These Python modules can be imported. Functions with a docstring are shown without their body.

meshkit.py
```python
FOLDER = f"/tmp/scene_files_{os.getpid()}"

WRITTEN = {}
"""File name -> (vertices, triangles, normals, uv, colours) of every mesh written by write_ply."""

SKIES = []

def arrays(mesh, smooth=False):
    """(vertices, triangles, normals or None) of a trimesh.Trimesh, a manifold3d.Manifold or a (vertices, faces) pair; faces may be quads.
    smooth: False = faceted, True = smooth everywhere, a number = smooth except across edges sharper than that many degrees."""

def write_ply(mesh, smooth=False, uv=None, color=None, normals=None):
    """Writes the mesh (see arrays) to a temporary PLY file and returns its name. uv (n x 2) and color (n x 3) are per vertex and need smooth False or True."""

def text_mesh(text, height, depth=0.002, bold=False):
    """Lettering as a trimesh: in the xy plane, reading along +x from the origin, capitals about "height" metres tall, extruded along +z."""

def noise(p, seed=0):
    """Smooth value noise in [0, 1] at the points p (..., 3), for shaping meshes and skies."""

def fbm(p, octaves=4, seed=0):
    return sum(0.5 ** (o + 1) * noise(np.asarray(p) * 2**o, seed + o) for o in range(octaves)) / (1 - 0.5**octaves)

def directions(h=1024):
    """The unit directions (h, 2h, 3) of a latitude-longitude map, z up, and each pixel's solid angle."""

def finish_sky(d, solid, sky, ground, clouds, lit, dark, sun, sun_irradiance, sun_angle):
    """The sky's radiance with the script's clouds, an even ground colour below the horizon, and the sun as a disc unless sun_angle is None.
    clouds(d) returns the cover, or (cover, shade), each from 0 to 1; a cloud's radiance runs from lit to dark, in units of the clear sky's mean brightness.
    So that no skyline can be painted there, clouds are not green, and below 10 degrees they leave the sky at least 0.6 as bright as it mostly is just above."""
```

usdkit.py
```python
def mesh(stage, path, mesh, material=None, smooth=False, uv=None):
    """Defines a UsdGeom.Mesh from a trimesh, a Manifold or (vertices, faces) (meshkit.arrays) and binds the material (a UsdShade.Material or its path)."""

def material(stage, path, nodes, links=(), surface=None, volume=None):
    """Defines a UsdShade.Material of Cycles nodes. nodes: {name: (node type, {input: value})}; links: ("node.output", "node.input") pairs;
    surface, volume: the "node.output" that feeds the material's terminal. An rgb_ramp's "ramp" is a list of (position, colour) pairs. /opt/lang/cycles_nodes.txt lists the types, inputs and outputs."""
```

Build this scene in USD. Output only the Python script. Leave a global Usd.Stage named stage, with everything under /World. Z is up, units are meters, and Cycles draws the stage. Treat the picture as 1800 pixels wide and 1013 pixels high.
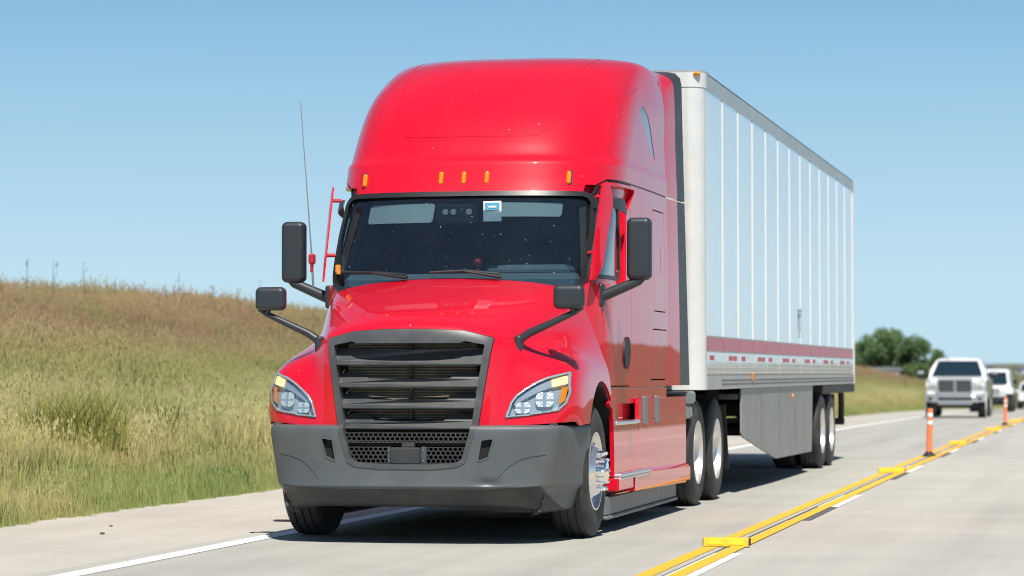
import math
import numpy as np
import trimesh
import shapely
from shapely.geometry import Polygon, Point, LineString, box as sbox
from shapely.ops import unary_union
import manifold3d as m3
from manifold3d import Manifold, Mesh as MMesh
from pxr import Usd, UsdGeom, UsdLux, UsdShade, Gf, Sdf, Vt
import usdkit
import meshkit

# ------------------------------------------------------------------ camera, sky, sun, exposure
stage = Usd.Stage.CreateInMemory()
UsdGeom.SetStageUpAxis(stage, 'Z')
UsdGeom.Xform.Define(stage, '/World')
LOOKS = '/World/Looks'
UsdGeom.Scope.Define(stage, LOOKS)

CAM_POS = (5.118, -20.341, 1.274)
CAM_YAW, CAM_PITCH, CAM_ROLL = 0.209486, 0.030058, -0.000848
cam = UsdGeom.Camera.Define(stage, '/World/camera')
cam.CreateHorizontalApertureAttr(36.0)
cam.CreateVerticalApertureAttr(36.0 * 576 / 1024)
cam.CreateFocalLengthAttr(36.0 * 4967.41 / 1800)
cam.CreateFStopAttr(2.5)
cam.CreateFocusDistanceAttr(22.6)
cam.CreateClippingRangeAttr((0.1, 20000.0))
cam.CreateExposureAttr(0.33)
cam.AddTranslateOp().Set(Gf.Vec3d(*CAM_POS))
cam.AddRotateZOp().Set(math.degrees(CAM_YAW))
cam.AddRotateXOp().Set(90 + math.degrees(CAM_PITCH))
cam.AddRotateZOp(opSuffix='roll').Set(math.degrees(CAM_ROLL))

SUN_TO = np.array([0.205, -0.58, 1.0])
SUN_TO /= np.linalg.norm(SUN_TO)
SUN_EL = math.asin(SUN_TO[2])
SUN_ROT = math.atan2(SUN_TO[0], SUN_TO[1])
SKY_STRENGTH = 0.06
HAZE_LOW, HAZE_HIGH = (0.69, 1.01, 1.20), (0.35, 0.70, 1.03)
SUN_INTENSITY = 1.25

# the clear sky, hazier and paler in an even band all round the horizon
usdkit.material(stage, LOOKS + '/sky_look', {
    'sky': ('sky_texture', {'sky_type': 'single_scattering', 'sun_disc': False, 'sun_elevation': SUN_EL, 'sun_rotation': SUN_ROT,
                            'altitude': 1500.0, 'air_density': 1.0, 'aerosol_density': 0.25, 'ozone_density': 2.0}),
    'tc': ('texture_coordinate', {}), 'x': ('separate_xyz', {}),
    'haze': ('rgb_ramp', {'ramp': [(0.0, HAZE_LOW), (0.035, HAZE_LOW), (0.13, HAZE_HIGH), (1.0, HAZE_HIGH)]}),
    'gain': ('vector_math', {'math_type': 'scale', 'scale': 10.0}),
    'amount': ('map_range', {'from_min': 0.10, 'from_max': 0.40, 'to_min': 0.92, 'to_max': 0.0, 'clamp': True}),
    'm': ('mix_color', {'use_clamp': False}),
    'bg': ('background_shader', {'strength': SKY_STRENGTH})},
    [('tc.generated', 'x.vector'), ('x.z', 'haze.fac'), ('x.z', 'amount.value'), ('haze.color', 'gain.vector1'), ('amount.result', 'm.fac'),
     ('sky.color', 'm.a'), ('gain.vector', 'm.b'), ('m.result', 'bg.color')], surface='bg.background')
dome = UsdLux.DomeLight.Define(stage, '/World/sky')
UsdShade.MaterialBindingAPI.Apply(dome.GetPrim()).Bind(UsdShade.Material.Get(stage, LOOKS + '/sky_look'))
dome.GetPrim().SetCustomDataByKey('kind', 'structure')

sun = UsdLux.DistantLight.Define(stage, '/World/sun')
sun.CreateNormalizeAttr(True)
sun.CreateIntensityAttr(SUN_INTENSITY)
sun.CreateAngleAttr(0.53)
sun.CreateColorAttr(Gf.Vec3f(1.0, 0.95, 0.87))
_z = SUN_TO
_x = np.cross([0, 0, 1.0], _z); _x /= np.linalg.norm(_x)
_y = np.cross(_z, _x)
sun.AddTransformOp().Set(Gf.Matrix4d(*[float(c) for row in ((*_x, 0), (*_y, 0), (*_z, 0), (0, 0, 60, 1)) for c in row]))

# ------------------------------------------------------------------ helpers: prims
USED = {}


def path_for(name, parent=None):
    base = (str(parent.GetPath()) if parent is not None else '/World') + '/' + name
    n = USED.get(base, 0)
    USED[base] = n + 1
    return base if n == 0 else f'{base}_{n:03d}'


def keys(p, label=None, cat=None, group=None, kind=None):
    for k, v in (('label', label), ('category', cat), ('group', group), ('kind', kind)):
        if v:
            p.SetCustomDataByKey(k, v)
    return p


def thing(name, label, cat, loc=(0, 0, 0), rotz=0.0, group=None):
    x = UsdGeom.Xform.Define(stage, path_for(name))
    x.AddTranslateOp().Set(Gf.Vec3d(*map(float, loc)))
    x.AddRotateZOp().Set(float(rotz))
    return keys(x.GetPrim(), label, cat, group)


def obj(name, mesh, mat, parent=None, smooth=30, label=None, cat=None, group=None, kind=None):
    m = usdkit.mesh(stage, path_for(name, parent), mesh, MATS[mat], smooth=smooth)
    return keys(m.GetPrim(), label, cat, group, kind)


def copy_thing(src, loc, rotz, label, group=None):
    was = src.GetCustomData()
    x = UsdGeom.Xform.Define(stage, path_for(src.GetName()))
    p = x.GetPrim()
    p.GetReferences().AddInternalReference(src.GetPath())
    p.SetInstanceable(True)
    x.ClearXformOpOrder()
    for a in list(p.GetAttributes()):
        pass
    UsdGeom.Xformable(p).GetXformOpOrderAttr()
    p.GetAttribute('xformOp:translate').Set(Gf.Vec3d(*map(float, loc)))
    p.GetAttribute('xformOp:rotateZ').Set(float(rotz))
    p.GetAttribute('xformOpOrder').Set(['xformOp:translate', 'xformOp:rotateZ'])
    return keys(p, label, was.get('category'), group or was.get('group'))


# ------------------------------------------------------------------ helpers: meshes
def T(v, f):
    return trimesh.Trimesh(np.asarray(v, float), np.asarray(f, int), process=False)


def cat(*ms):
    return trimesh.util.concatenate([to_tm(m) for m in ms])


def to_tm(m):
    if hasattr(m, 'to_mesh'):
        k = m.to_mesh()
        return T(k.vert_properties[:, :3], k.tri_verts)
    return m


def to_mf(m):
    if hasattr(m, 'to_mesh'):
        return m
    return Manifold(MMesh(np.asarray(m.vertices, np.float32), np.asarray(m.faces, np.uint32)))


def rbox(x0, x1, y0, y1, z0, z1, r=0.01):
    r = min(r, (x1 - x0) / 2.01, (y1 - y0) / 2.01, (z1 - z0) / 2.01)
    p = []
    for sx, ax in ((x0, r), (x1, -r)):
        for sy, ay in ((y0, r), (y1, -r)):
            for sz, az in ((z0, r), (z1, -r)):
                p += [(sx, sy + ay, sz + az), (sx + ax, sy, sz + az), (sx + ax, sy + ay, sz)]
    return to_tm(Manifold.hull_points(np.array(p, float)))


def blob(x0, x1, y0, y1, z0, z1, r=0.03, seg=20):
    """box with fully rounded edges"""
    s = Manifold.sphere(r, seg)
    return to_tm(Manifold.batch_hull([s.translate((x, y, z)) for x in (x0 + r, x1 - r) for y in (y0 + r, y1 - r) for z in (z0 + r, z1 - r)]))


def tube(pts, rad, sides=10, caps=True):
    p = np.asarray(pts, float)
    rad = np.broadcast_to(np.asarray(rad, float), (len(p),))
    t = np.gradient(p, axis=0)
    t /= np.linalg.norm(t, axis=1, keepdims=True) + 1e-12
    ref = np.array([0, 0, 1.0]) if abs(t[:, 2]).mean() < 0.8 else np.array([1.0, 0, 0])
    a = np.cross(t, ref); a /= np.linalg.norm(a, axis=1, keepdims=True) + 1e-12
    b = np.cross(t, a)
    ang = np.arange(sides) * 2 * np.pi / sides
    v = p[:, None] + rad[:, None, None] * (np.cos(ang)[None, :, None] * a[:, None] + np.sin(ang)[None, :, None] * b[:, None])
    return close_loft(v, caps)


def close_loft(v, caps=True):
    """rings (n, m, 3), closed round m -> mesh, ends capped with fans"""
    n, m = v.shape[:2]
    i, j = np.meshgrid(np.arange(n - 1), np.arange(m), indexing='ij')
    j2 = (j + 1) % m
    a, b, c, d = i * m + j, i * m + j2, (i + 1) * m + j2, (i + 1) * m + j
    f = np.concatenate([np.stack([a, b, c], -1).reshape(-1, 3), np.stack([a, c, d], -1).reshape(-1, 3)])
    vv = v.reshape(-1, 3)
    if caps:
        vv = np.vstack([vv, v[0].mean(0), v[-1].mean(0)])
        k = np.arange(m)
        c0, c1 = n * m, n * m + 1
        f = np.vstack([f, np.stack([np.full(m, c0), (k + 1) % m, k], -1), np.stack([np.full(m, c1), (n - 1) * m + k, (n - 1) * m + (k + 1) % m], -1)])
    t = T(vv, f)
    if t.volume < 0:
        t.invert()
    return t


def grid_shell(A, B):
    """closed shell between two grids of points (n, m, 3) with the same layout"""
    n, m = A.shape[:2]
    idx = np.arange(n * m).reshape(n, m)
    q = np.stack([idx[:-1, :-1], idx[1:, :-1], idx[1:, 1:], idx[:-1, 1:]], -1).reshape(-1, 4)
    fa = np.vstack([q[:, [0, 1, 2]], q[:, [0, 2, 3]]])
    fb = fa[:, ::-1] + n * m
    loop = np.concatenate([idx[0, :-1], idx[:-1, -1], idx[-1, :0:-1], idx[:0:-1, 0]])
    l2 = np.roll(loop, -1)
    side = np.vstack([np.stack([loop, l2, l2 + n * m], -1), np.stack([loop, l2 + n * m, loop + n * m], -1)])
    t = T(np.vstack([A.reshape(-1, 3), B.reshape(-1, 3)]), np.vstack([fa, fb, side]))
    if t.volume < 0:
        t.invert()
    return t


def extr(poly, h):
    """shapely polygon (with holes) extruded 0..h along z"""
    gs = getattr(poly, 'geoms', [poly])
    return trimesh.util.concatenate([trimesh.creation.extrude_polygon(g, h, engine='earcut') for g in gs if g.area > 1e-9])


def facing(p):
    return Polygon(p) if not hasattr(p, 'geoms') and not isinstance(p, Polygon) else p


def oriented(p):
    from shapely.geometry.polygon import orient
    from shapely.geometry import MultiPolygon
    p = facing(p)
    return MultiPolygon([orient(g) for g in p.geoms]) if hasattr(p, 'geoms') else orient(p)


def prism_y(poly, y0, y1):
    """polygon in (x, z) swept along y -> Manifold"""
    t = extr(oriented(poly), y1 - y0)
    v = t.vertices
    t = T(np.stack([v[:, 0], y0 + v[:, 2], v[:, 1]], -1), t.faces[:, ::-1])
    return to_mf(t)


def prism_x(poly, x0, x1):
    """polygon in (y, z) swept along x -> Manifold"""
    t = extr(oriented(poly), x1 - x0)
    v = t.vertices
    t = T(np.stack([x0 + v[:, 2], v[:, 0], v[:, 1]], -1), t.faces)
    return to_mf(t)


def mirx(m):
    m = to_tm(m)
    return T(m.vertices * [-1, 1, 1], m.faces[:, ::-1])


def moved(m, d):
    m = to_tm(m).copy()
    m.vertices = m.vertices + np.asarray(d, float)
    return m


def rot(m, ang, axis, c=(0, 0, 0)):
    m = to_tm(m).copy()
    m.apply_transform(trimesh.transformations.rotation_matrix(ang, axis, c))
    return m


def lathe_x(profile, seg=64):
    """profile of (x, r) turned about the x axis; closed profile loops give closed solids"""
    pr = np.asarray(profile, float)
    a = np.arange(seg) * 2 * np.pi / seg
    v = np.stack([np.broadcast_to(pr[:, None, 0], (len(pr), seg)), pr[:, None, 1] * np.cos(a), pr[:, None, 1] * np.sin(a)], -1)
    n, m = v.shape[:2]
    i, j = np.meshgrid(np.arange(n - 1), np.arange(m), indexing='ij')
    a_, b_, c_, d_ = i * m + j, i * m + (j + 1) % m, (i + 1) * m + (j + 1) % m, (i + 1) * m + j
    f = np.concatenate([np.stack([a_, b_, c_], -1).reshape(-1, 3), np.stack([a_, c_, d_], -1).reshape(-1, 3)])
    t = T(v.reshape(-1, 3), f)
    t.merge_vertices()
    t.update_faces(t.nondegenerate_faces())
    trimesh.repair.fix_normals(t)
    return t


def rpoly(pts, r, res=6):
    """polygon with rounded corners"""
    return Polygon(pts).buffer(-r, quad_segs=res).buffer(r, quad_segs=res)


def bspline_basis(n, t, deg=3):
    """clamped uniform B-spline basis (len(t), n)"""
    from scipy.interpolate import BSpline
    k = np.concatenate([np.zeros(deg), np.linspace(0, 1, n - deg + 1), np.ones(deg)])
    return BSpline.design_matrix(np.clip(t, 0, 1 - 1e-9), k, deg).toarray()


def bspline_grid(C, nu, nv):
    """C (a, b, 3) control net -> (nu, nv, 3)"""
    U = bspline_basis(C.shape[0], np.linspace(0, 1, nu))
    V = bspline_basis(C.shape[1], np.linspace(0, 1, nv))
    return np.einsum('ia,abk,jb->ijk', U, C, V)


def grid_normals(G):
    du = np.gradient(G, axis=0)
    dv = np.gradient(G, axis=1)
    n = np.cross(du, dv)
    return n / (np.linalg.norm(n, axis=-1, keepdims=True) + 1e-12)


# ------------------------------------------------------------------ materials
MATS = {}


def mat(name, color, rough=0.5, metallic=0.0, coat=0.0, coat_rough=0.03, spec=0.5, var=0.0, vscale=6.0, bump=0.0, bscale=60.0, rvar=0.0, extra=None, dirt=None):
    """principled surface with noise in the colour (var), the roughness (rvar) and the relief (bump); dirt = (colour, amount, scale)"""
    P = {'roughness': rough, 'metallic': metallic, 'coat_weight': coat, 'coat_roughness': coat_rough, 'specular_ior_level': spec}
    if extra:
        P.update(extra)
    nodes = {'p': ('principled_bsdf', P), 'g': ('geometry', {})}
    links = []
    nodes['n'] = ('noise_texture', {'scale': vscale, 'detail': 5.0, 'roughness': 0.6})
    links.append(('g.position', 'n.vector'))
    c = np.array(color, float)
    nodes['r'] = ('rgb_ramp', {'ramp': [(0.3, tuple(np.clip(c * (1 - var), 0, 1))), (0.7, tuple(np.clip(c * (1 + var), 0, 1)))]})
    links.append(('n.fac', 'r.fac'))
    out = 'r.color'
    if dirt:
        dc, amount, dscale = dirt
        nodes['dn'] = ('noise_texture', {'scale': dscale, 'detail': 6.0, 'roughness': 0.65})
        nodes['dr'] = ('map_range', {'from_min': 0.45, 'from_max': 0.7, 'to_min': 0.0, 'to_max': amount, 'clamp': True})
        nodes['dm'] = ('mix_color', {'b': dc})
        links += [('g.position', 'dn.vector'), ('dn.fac', 'dr.value'), ('dr.result', 'dm.fac'), (out, 'dm.a')]
        out = 'dm.result'
    links.append((out, 'p.base_color'))
    if rvar:
        nodes['rr'] = ('map_range', {'from_min': 0.3, 'from_max': 0.7, 'to_min': max(rough - rvar, 0.02), 'to_max': rough + rvar, 'clamp': True})
        links += [('n.fac', 'rr.value'), ('rr.result', 'p.roughness')]
    if bump:
        nodes['bn'] = ('noise_texture', {'scale': bscale, 'detail': 3.0})
        nodes['b'] = ('bump', {'strength': bump, 'distance': 0.01})
        links += [('g.position', 'bn.vector'), ('bn.fac', 'b.height'), ('b.normal', 'p.normal')]
    MATS[name] = usdkit.material(stage, f'{LOOKS}/{name}', nodes, links, surface='p.BSDF')
    return MATS[name]


K_CREST = 8e-5


def zg(y):
    """the road falls away slowly along its length"""
    y = np.maximum(np.asarray(y, float), 0.0)
    return np.where(y < 330, -K_CREST / 2 * y * y, -K_CREST / 2 * 330 ** 2 - K_CREST * 330 * (y - 330) * np.exp(-np.maximum(y - 330, 0) / 120.0))

# ------------------------------------------------------------------ setting materials
def concrete(name, base, streak, grain=0.10, spots=True, bump=0.25):
    nodes = {'g': ('geometry', {}),
             'ms': ('mapping', {'scale': (1.6, 0.045, 1.0)}),
             'ns': ('noise_texture', {'scale': 1.0, 'detail': 5.0, 'roughness': 0.6}),
             'rs': ('rgb_ramp', {'ramp': [(0.28, tuple(np.array(base) * (1 - streak))), (0.5, base), (0.75, tuple(np.clip(np.array(base) * (1 + streak * 0.8), 0, 1)))]}),
             'nf': ('noise_texture', {'scale': 55.0, 'detail': 4.0, 'roughness': 0.7}),
             'rf': ('map_range', {'from_min': 0.25, 'from_max': 0.75, 'to_min': 1 - grain, 'to_max': 1 + grain}),
             'mf': ('vector_math', {'math_type': 'scale'}),
             'nb': ('noise_texture', {'scale': 0.55, 'detail': 4.0, 'roughness': 0.6}),
             'rb': ('map_range', {'from_min': 0.3, 'from_max': 0.7, 'to_min': 0.9, 'to_max': 1.07}),
             'mb': ('vector_math', {'math_type': 'scale'}),
             'vo': ('voronoi_texture', {'scale': 2.3, 'randomness': 1.0}),
             'vr': ('map_range', {'from_min': 0.015, 'from_max': 0.05, 'to_min': 0.55, 'to_max': 1.0, 'clamp': True}),
             'vn': ('noise_texture', {'scale': 0.9}),
             'vm': ('map_range', {'from_min': 0.52, 'from_max': 0.6, 'to_min': 0.0, 'to_max': 1.0, 'clamp': True}),
             'vmix': ('mix_float', {'a': 1.0}),
             'msp': ('vector_math', {'math_type': 'scale'}),
             'p': ('principled_bsdf', {'roughness': 0.78, 'specular_ior_level': 0.35}),
             'bn': ('noise_texture', {'scale': 120.0, 'detail': 3.0}),
             'b': ('bump', {'strength': bump, 'distance': 0.004})}
    links = [('g.position', 'ms.vector'), ('ms.vector', 'ns.vector'), ('ns.fac', 'rs.fac'),
             ('g.position', 'nf.vector'), ('nf.fac', 'rf.value'), ('rs.color', 'mf.vector1'), ('rf.result', 'mf.scale'),
             ('g.position', 'nb.vector'), ('nb.fac', 'rb.value'), ('mf.vector', 'mb.vector1'), ('rb.result', 'mb.scale'),
             ('g.position', 'vo.vector'), ('vo.distance', 'vr.value'), ('g.position', 'vn.vector'), ('vn.fac', 'vm.value'),
             ('vm.result', 'vmix.fac'), ('vr.result', 'vmix.b'), ('mb.vector', 'msp.vector1'), ('vmix.result', 'msp.scale'),
             ('msp.vector', 'p.base_color'), ('g.position', 'bn.vector'), ('bn.fac', 'b.height'), ('b.normal', 'p.normal')]
    MATS[name] = usdkit.material(stage, f'{LOOKS}/{name}', nodes, links, surface='p.BSDF')


concrete('lane_concrete', (0.385, 0.377, 0.338), 0.15)
concrete('far_lane_concrete', (0.41, 0.398, 0.358), 0.12)
concrete('shoulder_concrete', (0.455, 0.425, 0.375), 0.09)

# worn paint: patches where the concrete shows
def road_paint(name, color, wear=0.35, under=(0.36, 0.345, 0.32)):
    nodes = {'g': ('geometry', {}), 'n': ('noise_texture', {'scale': 9.0, 'detail': 6.0, 'roughness': 0.7}),
             'r': ('map_range', {'from_min': 0.56, 'from_max': 0.72, 'to_min': 0.0, 'to_max': wear, 'clamp': True}),
             'm': ('mix_color', {'a': color, 'b': under}), 'p': ('principled_bsdf', {'roughness': 0.6})}
    MATS[name] = usdkit.material(stage, f'{LOOKS}/{name}', nodes, [('g.position', 'n.vector'), ('n.fac', 'r.value'), ('r.result', 'm.fac'), ('m.result', 'p.base_color')], surface='p.BSDF')


road_paint('white_paint', (0.82, 0.82, 0.80), 0.25)
road_paint('faded_white_paint', (0.74, 0.74, 0.72), 0.5)
road_paint('yellow_paint', (0.78, 0.44, 0.025), 0.6)
road_paint('black_paint', (0.10, 0.10, 0.105), 0.6)
mat('joint_tar', (0.05, 0.05, 0.052), 0.7)

# ground colour by height above the road and by patches
def grass_look(name, bright=1.0, translucent=True):
    hi = lambda c: tuple(np.clip(np.array(c) * bright, 0, 1))
    nodes = {'g': ('geometry', {}), 'x': ('separate_xyz', {}),
             # height above the road: z + k/2 y^2
             'yy': ('math', {'math_type': 'multiply'}), 'yk': ('math', {'math_type': 'multiply', 'value2': K_CREST / 2}), 'h': ('math', {'math_type': 'add'}),
             'n1': ('noise_texture', {'scale': 0.22, 'detail': 4.0, 'roughness': 0.6}),
             'n1s': ('map_range', {'from_min': 0.25, 'from_max': 0.75, 'to_min': -0.38, 'to_max': 0.38}),
             'ha': ('math', {'math_type': 'add'}),
             'hr': ('map_range', {'from_min': 0.0, 'from_max': 2.8, 'to_min': 0.0, 'to_max': 1.0, 'clamp': True}),
             'ramp': ('rgb_ramp', {'ramp': [(0.0, hi((0.21, 0.32, 0.085))), (0.07, hi((0.27, 0.335, 0.11))), (0.13, hi((0.45, 0.41, 0.18))), (0.24, hi((0.55, 0.50, 0.235))),
                                            (0.36, hi((0.46, 0.45, 0.24))), (0.50, hi((0.235, 0.245, 0.10))), (0.62, hi((0.235, 0.215, 0.10))), (0.72, hi((0.25, 0.185, 0.115))), (0.86, hi((0.25, 0.175, 0.11))), (1.0, hi((0.36, 0.27, 0.15)))]}),
             'n2': ('noise_texture', {'scale': 0.62, 'detail': 4.0, 'roughness': 0.65}),
             'r2': ('rgb_ramp', {'ramp': [(0.32, hi((0.15, 0.185, 0.055))), (0.46, hi((0.27, 0.25, 0.11))), (0.60, hi((0.38, 0.31, 0.15))), (0.75, hi((0.25, 0.17, 0.11)))]}),
             'm2': ('mix_color', {'fac': 0.5}), 'n3': ('noise_texture', {'scale': 0.33, 'detail': 3.0}), 'r3': ('map_range', {'from_min': 0.5, 'from_max': 0.66, 'to_min': 0.0, 'to_max': 0.6, 'clamp': True}), 'm3': ('mix_color', {'b': hi((0.165, 0.225, 0.07))}), 'n4': ('noise_texture', {'scale': 0.41, 'detail': 4.0}), 'r4': ('map_range', {'from_min': 0.46, 'from_max': 0.64, 'to_min': 0.2, 'to_max': 0.85, 'clamp': True}), 'h4': ('map_range', {'from_min': 1.5, 'from_max': 2.1, 'to_min': 0.0, 'to_max': 1.0, 'clamp': True}), 'f4': ('math', {'math_type': 'multiply'}), 'm4': ('mix_color', {'b': hi((0.235, 0.145, 0.10))}), 'o4': ('vector_math', {'math_type': 'add', 'vector2': (31.0, 17.0, 5.0)}),
             'oi': ('object_info', {}), 'ri': ('geometry', {}),
             'fy': ('map_range', {'from_min': 330.0, 'from_max': 430.0, 'to_min': 0.0, 'to_max': 0.9, 'clamp': True}), 'fm': ('mix_color', {'b': (0.20, 0.215, 0.13)}), 'fx': ('map_range', {'from_min': 8.7, 'from_max': 11.0, 'to_min': 0.0, 'to_max': 0.9, 'clamp': True}), 'fm2': ('mix_color', {'b': (0.16, 0.165, 0.095)}),
             'vr': ('map_range', {'from_min': 0.0, 'from_max': 1.0, 'to_min': 0.62, 'to_max': 1.4}),
             'sc': ('vector_math', {'math_type': 'scale'}),
             'up': ('vector_math', {'math_type': 'add', 'vector2': (0.0, 0.0, 1.3)}), 'nn': ('vector_math', {'math_type': 'normalize'}),
             'd': ('diffuse_bsdf', {}), 't': ('translucent_bsdf', {}), 'mx': ('mix_closure', {'fac': 0.25 if translucent else 0.0})}
    links = [('g.position', 'x.vector'), ('x.y', 'yy.value1'), ('x.y', 'yy.value2'), ('yy.value', 'yk.value1'), ('yk.value', 'h.value1'), ('x.z', 'h.value2'),
             ('g.position', 'n1.vector'), ('n1.fac', 'n1s.value'), ('h.value', 'ha.value1'), ('n1s.result', 'ha.value2'), ('ha.value', 'hr.value'), ('hr.result', 'ramp.fac'),
             ('g.position', 'n2.vector'), ('n2.fac', 'r2.fac'), ('ramp.color', 'm2.a'), ('r2.color', 'm2.b'),
             ('g.random_per_island', 'vr.value'), ('x.y', 'fy.value'), ('fy.result', 'fm.fac'), ('g.position', 'n3.vector'), ('n3.fac', 'r3.value'), ('r3.result', 'm3.fac'), ('m2.result', 'm3.a'), ('g.position', 'o4.vector1'), ('o4.vector', 'n4.vector'), ('n4.fac', 'r4.value'), ('h.value', 'h4.value'), ('r4.result', 'f4.value1'), ('h4.result', 'f4.value2'), ('f4.value', 'm4.fac'), ('m3.result', 'm4.a'), ('m4.result', 'fm.a'), ('x.x', 'fx.value'), ('fx.result', 'fm2.fac'), ('fm.result', 'fm2.a'), ('fm2.result', 'sc.vector1'), ('vr.result', 'sc.scale'),
             ('g.normal', 'up.vector1'), ('up.vector', 'nn.vector1'), ('nn.vector', 'd.normal'), ('sc.vector', 'd.color'), ('sc.vector', 't.color'), ('d.BSDF', 'mx.closure1'), ('t.BSDF', 'mx.closure2')]
    MATS[name] = usdkit.material(stage, f'{LOOKS}/{name}', nodes, links, surface='mx.closure')


grass_look('slope_soil', 1.35, False)
grass_look('slope_blades', 1.78)
mat('dry_field', (0.36, 0.27, 0.12), 0.95, var=0.3, vscale=0.25)
mat('green_field', (0.12, 0.15, 0.05), 0.95, var=0.3, vscale=0.02)

# ------------------------------------------------------------------ ground, road, shoulder
GRASS_X = -3.98


def slope_height(x):
    """height of the roadside bank above the road, left of the shoulder"""
    xs = np.array([-400, -60, -30, -20, -16, -14, -12.3, -10.5, -8.5, -6.8, -5.3, -4.4, -3.6])
    hs = np.array([-2, 1.4, 2.2, 2.5, 2.48, 2.34, 2.02, 1.52, 0.98, 0.48, 0.15, 0.0, -0.10])
    from scipy.interpolate import PchipInterpolator
    return PchipInterpolator(xs, hs)(x)


def ground_height(x, y):
    x, y = np.asarray(x, float), np.asarray(y, float)
    left = slope_height(np.clip(x, -400, -3.6))
    p = np.stack([x * 0.22, y * 0.16, 0 * x], -1)
    und = (meshkit.fbm(p, 3, 5) - 0.5) * np.clip((-x - 5.5) / 4, 0, 1) * 0.55
    h_left = left + und
    right = np.where(x > 8.6, -0.06 - 0.25 * np.clip((x - 8.6) / 4, 0, 1), -0.10)
    h = np.where(x < -3.6, h_left, right)
    far = np.clip((y - 420) / 900, 0, 1)
    hill = far * far * (3 - 2 * far) * (7.0 + 3 * meshkit.noise(np.stack([x * 0.004, y * 0.003, 0 * x], -1), 3))
    base = zg(y)
    h = h * np.clip(1 - (y - 330) / 120, 0, 1)
    return base + h + hill * np.where(y > 420, 1, 0)


def build_ground():
    xs = np.unique(np.concatenate([[-2500, -1400, -800, -450, -260, -150, -100, -70, -50, -38], np.arange(-30, -3.55, 0.45), [-3.6, -1.0, 3.0, 7.0, 8.6, 9.4, 10.5, 12.5, 16, 24, 40, 70, 120, 220, 400, 800, 1500, 2500]]))
    ys = np.unique(np.concatenate([[-900, -500, -250, -120, -70, -45, -32], np.arange(-26, 90, 0.6), np.arange(90, 340, 4), np.arange(340, 1500, 40), np.arange(1500, 7000, 500)]))
    X, Y = np.meshgrid(xs, ys, indexing='ij')
    Z = ground_height(X, Y)
    V = np.stack([X, Y, Z], -1)
    n, m = X.shape
    idx = np.arange(n * m).reshape(n, m)
    q = np.stack([idx[:-1, :-1], idx[1:, :-1], idx[1:, 1:], idx[:-1, 1:]], -1).reshape(-1, 4)
    return T(V.reshape(-1, 3), np.vstack([q[:, [0, 1, 2]], q[:, [0, 2, 3]]]))


obj('ground', build_ground(), 'slope_soil', smooth=True, kind='structure')


def strip(x0, x1, y0, y1, dz, step=4.0, thick=None):
    """a sheet along the road, following its fall"""
    ys = np.arange(y0, y1 + 1e-6, step) if y1 - y0 > step else np.array([y0, y1])
    if ys[-1] < y1:
        ys = np.append(ys, y1)
    a = np.stack([np.full_like(ys, x0), ys, zg(ys) + dz], -1)
    b = np.stack([np.full_like(ys, x1), ys, zg(ys) + dz], -1)
    n = len(ys)
    v = np.vstack([a, b])
    i = np.arange(n - 1)
    f = np.vstack([np.stack([i, n + i, n + i + 1], -1), np.stack([i, n + i + 1, i + 1], -1)])
    return T(v, f)


def slab(x0, x1, y0, y1, top, thick, step=4.0):
    ys = np.arange(y0, y1 + step, step)
    r = np.stack([np.stack([np.full_like(ys, x), ys, zg(ys) + z], -1) for x, z in ((x0, top - thick), (x1, top - thick), (x1, top), (x0, top))], 1)
    return close_loft(r)


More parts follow.
